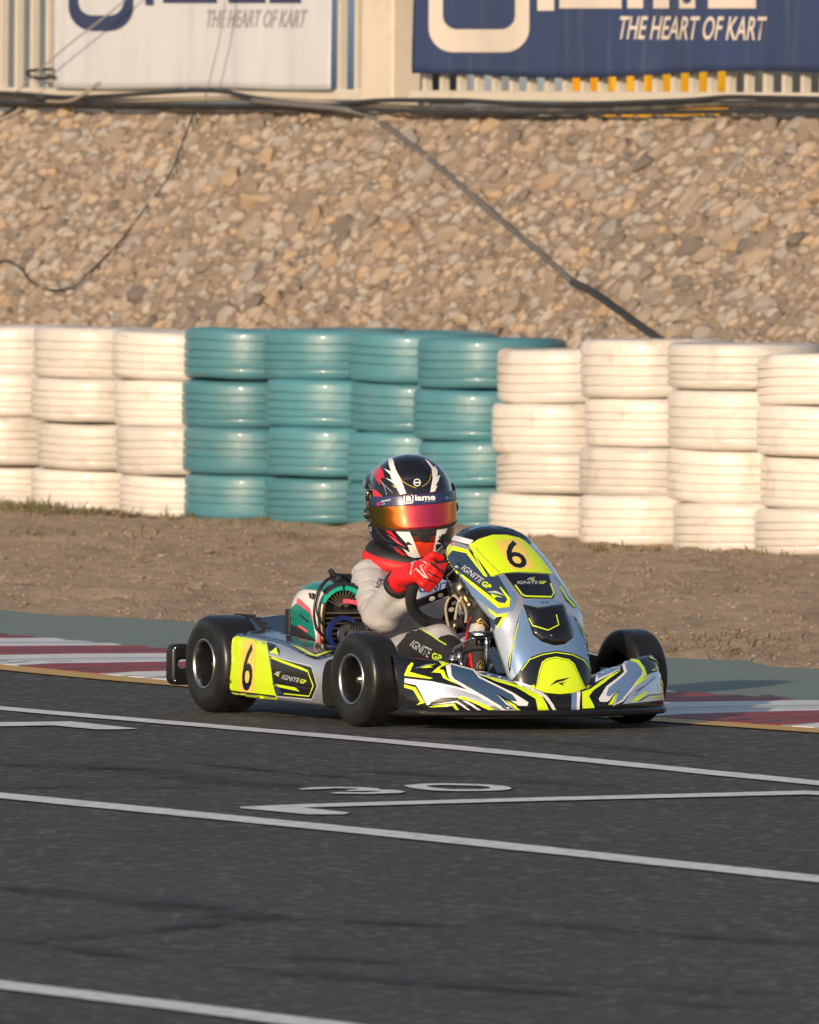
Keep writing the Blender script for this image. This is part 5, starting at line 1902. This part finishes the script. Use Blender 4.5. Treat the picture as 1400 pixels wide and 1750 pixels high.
# arms
SH, EL, WRI = V((-.105, .15, .395)), V((-.150, .005, .300)), V((-.155, -.155, .402))
SHL, ELL, WRL = V((.17, .15, .395)), V((.225, -.02, .295)), V((.160, -.155, .388))
cap(SH, EL, .060, .052); cap(EL, WRI, .052, .031)
cap(V((-.135, .06, .325)), V((-.145, -.02, .292)), .052, .046)
cap(V((-.150, .0, .298)), V((-.128, -.115, .338)), .045, .032)
cap(SHL, ELL, .066, .060); cap(ELL, WRL, .060, .036)
# hands inside the gloves
HC = rim_pt(radians(28)); HCL = rim_pt(radians(152))
cap(WRI, HC + V((-.012, .035, .008)), .024, .016); cap(WRL, HCL + V((.012, .035, .008)), .024, .016)
# legs
for hip, kn, an, toe in ((V((-.045, .17, .135)), V((-.088, -.27, .222)), V((-.118, -.50, .13)), V((-.108, -.56, .28))), (V((.105, .17, .135)), V((.155, -.27, .222)), V((.165, -.50, .13)), V((.160, -.56, .28)))):
    cap(hip, kn, .085, .060); cap(kn, an, .058, .042); cap(an, toe, .036, .026)
person = voxel(mb, 'person', M['suit'], .0045, None, 22, cloth)
person.matrix_world = KM
person.data.materials.append(M['suit_black'])
for p in person.data.polygons:
    if p.center.y < -.335 and p.center.z < .27: p.material_index = 1
tag(person, 'young kart driver in white suit and red gloves gripping the steering wheel', 'person')
pbv2 = bvh_of(person.data)
d = Decal(pbv2, base=.0022, step=.0010)
# black outer thigh panel, yellow piping
TH_ = ZS((590, 1075), (625, 1010), (690, 975), (760, 1000), (860, 1050), (1000, 1130), (1060, 1172), (1120, 1200), (1100, 1300), (1070, 1380), (900, 1350), (640, 1330), (540, 1300), (500, 1180))
d.poly(TH_, M['suit_black'], 0)
d.stroke(ZS((700, 972), (790, 1002), (880, 1060), (960, 1118), (1040, 1168)), 2.0, M['suit_yellow'], 1)
d.text('IGNITE', ZS((690, 1105), (895, 1210), (860, 1305), (650, 1170)), M['grey_text'], 2, .016, shear=.2)
d.text('GP', ZS((905, 1235), (1005, 1285), (985, 1345), (885, 1310)), M['yellow'], 2, .02)
d.poly(ZB((215, 1335), (400, 1325), (455, 1335), (495, 1700), (440, 1720), (230, 1600)), M['suit_black'], 0)
d.build('thigh_panel', person)
d = Decal(pbv2, base=.0022, step=.0010)
# chest: its shade painted into the suit as pale blue, with lettering, seen through the wheel
d.poly(ZS((760, 470), (1130, 440), (1120, 560), (1000, 620), (800, 680), (740, 700)), M['suit_chest_shade'], 0)
d.text('IGNITE', ZS((700, 510), (1150, 470), (1150, 550), (690, 600)), M['navy'], 1, .014, shear=.15)
d.build('chest_shade_lettering', person)
d = Decal(pbv2, base=.0022, step=.0010)
# small upper arm letters
d.text('ROK', ZS((262, 545), (300, 425), (345, 445), (302, 560)), M['navy'], 1, .01)
d.build('sleeve_lettering', person)

# ---- gloves
def glove(side, HC_, WR_, phi):
    """closed hand round the rim: palm, four curled fingers, thumb, flared cuff"""
    mb = MB()
    er = (HC_ - SWC).normalized()
    T = (E1 * (-sin(phi)) + E2 * cos(phi)).normalized()          # along the rim
    if T.z < 0: T = -T
    fr = -SWN                                                    # towards the front of the kart
    # wrist & cuff
    mb.capsule(WR_ + V((0, .004, -.002)), WR_ + V((0, -.02, .006)), .038, .034)
    # back of the hand
    w0 = WR_.lerp(HC_, .35) + er * .012
    k_pts = []
    for i in range(4):
        s = (-1.45 + i) * .0185
        kn = HC_ + er * (.028 - .003 * abs(i - 1)) + T * s + fr * .020
        k_pts.append(kn)
        mb.capsule(w0 + T * s * .7, kn, .0245, .0165)
    L = [1.0, 1.08, 1.0, .82]
    for i, kn in enumerate(k_pts):
        p1 = kn + fr * .022 * L[i] - er * .016
        p2 = p1 - er * .027 * L[i] + fr * .004 - T * .003
        p3 = p2 - er * .008 - fr * .022 * L[i]
        r = .0125 if i < 3 else .0108
        mb.capsule(kn, p1, .0145 if i < 3 else .0125, r); mb.capsule(p1, p2, r, r * .93); mb.capsule(p2, p3, r * .93, r * .82)
    # thumb along the driver's side of the rim
    t0 = WR_.lerp(HC_, .55) + T * .018 - fr * .006
    t1 = HC_ - fr * .026 + T * .034 - er * .006
    t2 = HC_ - fr * .020 + T * .042 - er * .034
    mb.capsule(t0, t1, .017, .013); mb.capsule(t1, t2, .013, .0105)

    def wr(P, N_): return N_ * (.0016 * noise.noise(P * 55) + .0010 * noise.noise(P * 120))
    g = voxel(mb, 'glove', M['red'], .0030, person, 5, wr)
    # black cuff edge
    mb = MB(); c = WR_ + V((0, .026, -.014)); dr = (WR_ - (EL if side < 0 else ELL)).normalized()
    q = dr.to_track_quat('Z', 'Y').to_matrix().to_4x4()
    mb.lathe([(.036, -.012), (.0405, -.010), (.041, 0), (.0405, .010), (.036, .012)], Matrix.Translation(c) @ q, 28, True)
    mb.build('cuff', M['suit_black'], g, angle=0)
    return g


gl = glove(-1, HC, WRI, radians(28))
gr = glove(1, HCL, WRL, radians(152))
gb_ = bvh_of(gl.data)
d = Decal(gb_, base=.0012, step=.0004)
d.stroke(ZH((400, 265), (460, 325), (420, 525), (515, 420), (665, 570)), 1.9, M['cream'], 1)
d.stroke(ZH((545, 245), (695, 330), (590, 375), (700, 585)), 1.9, M['cream'], 1)
d.stroke(ZH((750, 310), (860, 400), (1010, 535)), 3.4, M['suit_black'], 1)
d.stroke(ZH((700, 460), (800, 530), (900, 565)), 2.4, M['suit_black'], 1)
d.stroke(ZH((650, 580), (760, 625), (860, 660)), 2.6, M['suit_black'], 1)
d.build('glove_print', gl)

# ---- boots
def boot(an, toe):
    mb = MB()
    mb.capsule(an + V((0, .03, .03)), an, .046, .040)
    mb.capsule(an, an + V((0, -.045, -.03)), .036, .030)
    mb.capsule(an + V((0, -.045, -.03)), toe + V((0, -.012, .03)), .030, .030)
    mb.capsule(an + V((0, -.01, .02)), toe + V((0, .0, .03)), .036, .030)
    mb.capsule(toe + V((0, -.008, .03)), toe + V((0, -.012, .055)), .031, .024)
    return voxel(mb, 'boot', M['suit_black'], .0035, person, 6)


b1 = boot(V((-.112, -.502, .125)), V((-.102, -.545, .27)))
b2 = boot(V((.165, -.502, .125)), V((.160, -.545, .27)))
bb = bvh_of(b1.data)
d = Decal(bb, base=.001, step=.0005)
d.poly(ZB((445, 1010), (520, 940), (625, 850), (590, 900), (555, 1000), (550, 1200), (560, 1330), (610, 1480), (630, 1690), (500, 1700), (490, 1400), (455, 1250)), M['red'], 0)
th = [(745 + 42 * cos(a), 990 + 42 * sin(a)) for a in [2 * pi * k / 20 for k in range(20)]]
d.stroke(ZB(*th), 1.3, M['gold'], 1, closed=True)
d.stroke(ZB((715, 985), (775, 990)), 1.2, M['gold'], 1)
d.stroke(ZB((610, 1165), (645, 1100), (660, 1000), (700, 940), (750, 895), (800, 940), (870, 1020)), .8, M['gold'], 1)
d.stroke(ZB((690, 1680), (700, 1610), (745, 1560), (800, 1610), (810, 1680)), .9, M['gold'], 1)
d.text('6', ZB((725, 1610), (770, 1610), (770, 1680), (725, 1680)), M['gold'], 1)
d.build('boot_print', b1)

# ---- neck brace
mb = MB()
ring = []
NC = V((.028, .155, .452))
pts = []
for k in range(40):
    a = 2 * pi * k / 40
    pts.append(NC + V((.112 * sin(a), -.088 * cos(a), -.026 * cos(a) + .012)))
mb.tube(pts, .027, 12, closed=True)
brace = mb.build('neck_brace', M['matt_black'], person, angle=0)
mb = MB()
pts = []
for k in range(30):
    a = radians(-112 + 224 * k / 29)
    pts.append(NC + V((.126 * sin(a), -.098 * cos(a), -.026 * cos(a) + .000)))
mb.tube(pts, .0215, 12)
mb.build('brace_cover', M['red_cloth'], brace, angle=0)

# ---- helmet
HYAW, HROLL, HPITCH = radians(-12), radians(-4.5), radians(3)
HC0 = V((.028, .165, .600))
HM = Matrix.Translation(HC0) @ Matrix.Rotation(HYAW, 4, 'Z') @ Matrix.Rotation(HROLL, 4, 'Y') @ Matrix.Rotation(HPITCH, 4, 'X')
HZ = [-.158, -.148, -.125, -.09, -.05, -.01, .03, .07, .10, .125, .142, .151, .154]
HW = [.080, .090, .102, .114, .122, .125, .124, .116, .102, .080, .055, .028, .0004]
HF = [.098, .118, .140, .158, .158, .150, .142, .127, .109, .084, .056, .028, .0004]
HB = [.092, .102, .112, .126, .142, .154, .157, .148, .130, .102, .068, .034, .0004]


def lin(x, X, Y):
    # smooth interpolation through the table (Catmull-Rom in x)
    if x <= X[0]: return Y[0]
    if x >= X[-1]: return Y[-1]
    i = max(k for k in range(len(X) - 1) if X[k] <= x)
    h = X[i + 1] - X[i]; t = (x - X[i]) / h
    m0 = (Y[i + 1] - Y[i - 1]) / (X[i + 1] - X[i - 1]) if i > 0 else (Y[1] - Y[0]) / h
    m1 = (Y[i + 2] - Y[i]) / (X[i + 2] - X[i]) if i + 2 < len(X) else (Y[i + 1] - Y[i]) / h
    return (2 * t ** 3 - 3 * t * t + 1) * Y[i] + (t ** 3 - 2 * t * t + t) * h * m0 + (-2 * t ** 3 + 3 * t * t) * Y[i + 1] + (t ** 3 - t * t) * h * m1


def shell(az, z, off=0.0):
    w_, f_, b_ = lin(z, HZ, HW), lin(z, HZ, HF), lin(z, HZ, HB)
    s_, c_ = sin(az), cos(az)
    e = 2 / 2.25
    x = (w_ + off) * math.copysign(abs(s_) ** e, s_)
    y = -(f_ + off) * abs(c_) ** e if c_ >= 0 else (b_ + off) * abs(c_) ** e
    return HM @ V((x, y, z))


mb = MB(); secs = []
zs = [-.158 + .312 * (k / 70) for k in range(66)] + [.141, .145, .1485, .151, .153, .154]
for z in sorted(set(zs)):
    secs.append([shell(2 * pi * k / 96, z) for k in range(96)])
mb.loft(secs)
helm = mb.build('helmet', M['helmet'], person, angle=0)
hb = bvh_of(helm.data)
# lower roll edge
mb = MB(); mb.tube([shell(2 * pi * k / 60, -.157, -.004) for k in range(60)], .008, 8, closed=True); mb.build('helmet_trim', M['matt_black'], helm, angle=0)
# visor: mirrored, tinted by its coating from magenta in the middle to gold at the ends
mt, t_, b_ = nodes_of('mirrored_visor')
tc = t_.nodes.new('ShaderNodeTexCoord'); sx = t_.nodes.new('ShaderNodeSeparateXYZ'); t_.links.new(tc.outputs['UV'], sx.inputs[0])
cr = t_.nodes.new('ShaderNodeValToRGB'); e = cr.color_ramp.elements
e[0].position = 0; e[0].color = (.10, .085, .012, 1)
e[1].position = 1; e[1].color = (.42, .26, .02, 1)
for p_, c_ in ((.18, (.16, .12, .012)), (.27, (.62, .16, .012)), (.36, (.85, .085, .035)), (.46, (.82, .050, .09)), (.56, (.64, .030, .095)), (.66, (.74, .060, .055)), (.74, (.80, .20, .02)), (.84, (.42, .27, .02))):
    q = e.new(p_); q.color = (*c_, 1)
t_.links.new(sx.outputs[0], cr.inputs[0]); t_.links.new(cr.outputs[0], b_.inputs['Base Color'])
b_.inputs['Metallic'].default_value = .75; b_.inputs['Roughness'].default_value = .14
b_.inputs['Coat Weight'].default_value = .5; b_.inputs['Coat Roughness'].default_value = .03
M['visor'] = mt


def band(name, mt, az0, az1, zl, zh, off, n=70, mrows=14, thick=.0022, edge=0):
    vs = []; uv = []; fs = []
    for i in range(n + 1):
        t = i / n; az = az0 + (az1 - az0) * t
        lo = zl(az); hi = zh(az)
        for j in range(mrows + 1):
            s = j / mrows
            vs.append(shell(az, lo + (hi - lo) * s, off)); uv.append((t, s))
    for i in range(n):
        for j in range(mrows):
            a = i * (mrows + 1) + j
            fs.append([a, a + mrows + 1, a + mrows + 2, a + 1])
    me = bpy.data.meshes.new(name); me.from_pydata([tuple(v_) for v_ in vs], [], fs)
    ul = me.uv_layers.new(name='UVMap')
    for l_ in me.loops: ul.data[l_.index].uv = uv[l_.vertex_index]
    me.materials.append(mt); me.shade_smooth()
    o = link(name, me, helm)
    md = o.modifiers.new('solid', 'SOLIDIFY'); md.thickness = thick; md.offset = 1
    return o, me


AZM = radians(84)
VLO = lambda az: -.049 + .016 * (1 - cos(az)) ** 1.2
VHI = lambda az: .050 - .012 * (1 - cos(az))
vis_o, vis_me = band('visor', M['visor'], -AZM, AZM, VLO, VHI, .0025)
st_o, st_me = band('visor_strip', M['strip_navy'], -radians(76), radians(76), lambda az: .020 - .004 * (1 - cos(az)), lambda az: .049 - .006 * (1 - cos(az)), .0062, thick=.0012)
mb = MB(); mb.tube([shell(-AZM + 2 * AZM * k / 50, VLO(-AZM + 2 * AZM * k / 50) - .003, .002) for k in range(51)], .0035, 8); mb.build('visor_seal', M['matt_black'], helm, angle=0)
for s_ in (-1, 1):
    c = shell(s_ * radians(88), -.008, .004); nrm = (HM.to_3x3() @ V((s_, 0, 0))).normalized()
    q = nrm.to_track_quat('Z', 'Y').to_matrix().to_4x4()
    mb = MB(); mb.lathe([(.001, .009), (.012, .009), (.015, .006), (.016, -.004)], Matrix.Translation(c) @ q, 24); mb.build('visor_pivot', M['matt_black'], helm)
    mb = MB(); mb.lathe([(.001, .0125), (.005, .0125), (.0058, .009)], Matrix.Translation(c) @ q, 14); mb.build('pivot_screw', M['chrome'], helm)
    mb = MB(); mb.tube([shell(s_ * radians(86), .03 + .006 * k, .004 + .003 * sin(k / 5 * pi)) for k in range(6)], .006, 8); mb.build('visor_hinge', M['gloss_black'], helm, angle=0)
# rear spoiler and crown vent
mb = MB(); secs = []
for k in range(25):
    az = radians(95 + 170 * k / 24)
    hgt = sin(pi * k / 24)
    secs.append([shell(az, .06 + .03 * hgt, -.002), shell(az, .062 + .032 * hgt, .010 + .012 * hgt), shell(az, .078 + .032 * hgt, .008 + .012 * hgt), shell(az, .088 + .03 * hgt, -.002)])
mb.loft(secs); mb.build('spoiler', M['gloss_black'], helm, angle=30)
mb = MB(); mb.loft([[shell(radians(a), z, .0006 + (.006 if abs(a) < 20 and z > .10 else 0)) for a in (-24, -14, -5, 5, 14, 24)] for z in (.092, .102, .116, .130, .140)], closed=False); mb.build('crown_vent', M['gloss_black'], helm, angle=0)

d = Decal(hb, base=.0008, step=.0003)
CR, HR, HO, GO = M['cream'], M['helmet_red'], M['helmet_orange'], M['gold']
d.poly(Z7((450, 175), (490, 158), (512, 200), (518, 240), (542, 310), (600, 420), (662, 585), (590, 600), (535, 500), (500, 455), (412, 398), (492, 424), (470, 360), (394, 285), (482, 324), (452, 235)), CR, 1)
d.poly(Z7((880, 172), (930, 200), (985, 272), (1004, 255), (1036, 320), (1030, 380), (1066, 362), (1040, 440), (1008, 495), (1032, 490), (1004, 560), (945, 570), (976, 400), (962, 285)), CR, 1)
d.poly(Z7((272, 330), (350, 255), (388, 330), (402, 402), (362, 392), (352, 484), (300, 412)), HR, 1)
d.poly(Z7((258, 528), (312, 552), (394, 630), (320, 650), (280, 640)), HR, 1)
d.poly(Z7((480, 478), (530, 500), (580, 530), (520, 512)), GO, 1)
d.stroke(Z7((352, 420), (400, 500), (430, 600)), .7, M['grey_text'], 1)
d.stroke(Z7((370, 450), (440, 520), (500, 575)), .7, M['grey_text'], 1)
d.stroke(Z7((230, 520), (215, 440), (235, 360), (300, 280)), .7, M['grey_text'], 1, sm=12)
d.stroke(Z7((575, 370), (612, 430), (682, 480), (780, 520)), 1.3, GO, 2, sm=14)
d.stroke(Z7((958, 355), (934, 430), (900, 470), (848, 503)), 1.1, GO, 2, sm=12)
rg = [(790 + 38 * cos(a), 455 + 40 * sin(a)) for a in [2 * pi * k / 24 for k in range(24)]]
d.stroke(Z7(*rg), 1.7, CR, 3, closed=True)
d.stroke(Z7((750, 458), (832, 454)), 2.2, CR, 3)
# chin
d.poly(Z7((690, 990), (1032, 985), (1015, 1100), (998, 1200), (965, 1326), (800, 1338), (745, 1140)), HO, 1)
d.poly(Z7((684, 985), (1036, 980), (1016, 1080), (990, 1170), (740, 1150), (705, 1060)), M['helmet'], 2)
d.poly(Z7((720, 1090), (1010, 1090), (994, 1150), (740, 1160)), mk('helmet_dark_red', (.12, .02, .015), .25, coat=.5), 3)
d.poly(Z7((495, 985), (682, 1000), (742, 1130), (802, 1280), (832, 1340), (750, 1350), (690, 1325), (618, 1235), (706, 1285), (690, 1230), (676, 1196), (740, 1196), (680, 1152), (664, 1176), (570, 1075)), CR, 4)
d.poly(Z7((1030, 985), (1168, 955), (1134, 1040), (1124, 1062), (1080, 1072), (1052, 1124), (1020, 1160), (1062, 1172), (1092, 1210), (1004, 1290), (962, 1330), (985, 1240), (1002, 1170)), CR, 4)
d.poly(Z7((1010, 1190), (1060, 1180), (1085, 1200), (1010, 1270)), M['helmet'], 5)
d.poly(Z7((398, 975), (468, 1018), (540, 1105), (560, 1135), (500, 1092), (378, 1000)), HR, 1)
d.poly(Z7((430, 1065), (520, 1120), (600, 1180), (655, 1222), (560, 1178)), M['pink'], 1)
d.poly(Z7((515, 1220), (600, 1270), (680, 1330), (620, 1322), (545, 1270)), HR, 1)
d.text('G', Z7((198, 918), (256, 938), (248, 1042), (194, 1000)), M['grey_text'], 1, .01)
d.poly(Z7((215, 560), (240, 590), (246, 700), (260, 760), (215, 760), (195, 690)), mk('helmet_olive', (.28, .27, .05), .25, coat=.4), 1)
d.build('helmet_sticker', helm)
# mouth vent with mesh
vp = Z7((770, 1000), (960, 996), (945, 1100), (905, 1165), (850, 1165), (800, 1110))
dv = Decal(hb, base=.004); dv.poly(vp, M['matt_black'], 0); dv.build('chin_vent', helm)
dv = Decal(hb, base=.0055)
for k in range(5): dv.stroke(Z7((795 + k * 4, 1025 + 28 * k), (945 - k * 7, 1022 + 28 * k)), 1.0, M['black'], 0)
dv.build('vent_bar', helm)
# strip lettering
sbv2 = bvh_of(st_me)
d = Decal(sbv2, base=.0022, step=.0003)
WHT = M['bare_white']
ob = [Z7(*[(x, y) for x, y in rrect(630, 594, 745, 704, 24)])][0]
d.stroke(Z7(*rrect(638, 600, 740, 699, 22)), 1.8, WHT, 1, closed=True)
d.text('a', Z7((655, 618), (724, 616), (726, 680), (658, 684)), WHT, 2, .04)
d.text('iame', Z7((762, 606), (1004, 594), (1006, 664), (766, 674)), WHT, 2, .035)
d.stroke(Z7((870, 684), (1005, 676)), .5, M['grey_text'], 1)
d.poly(Z7((318, 695), (352, 688), (355, 728), (322, 735)), M['helmet_red'], 1)
d.text('DRIVERS', Z7((365, 672), (478, 648), (480, 668), (367, 694)), WHT, 1, .01)
d.text('LAB', Z7((372, 708), (412, 700), (413, 712), (373, 720)), WHT, 1, .01)
d.poly(Z7((1125, 622), (1146, 620), (1148, 655), (1128, 658)), SB, 1)
d.text('LAB', Z7((1155, 628), (1185, 626), (1185, 642), (1155, 645)), M['grey_text'], 1, .01)
d.build('strip_print', helm)
# hide the layer of shoulders under the brace: nothing else to build
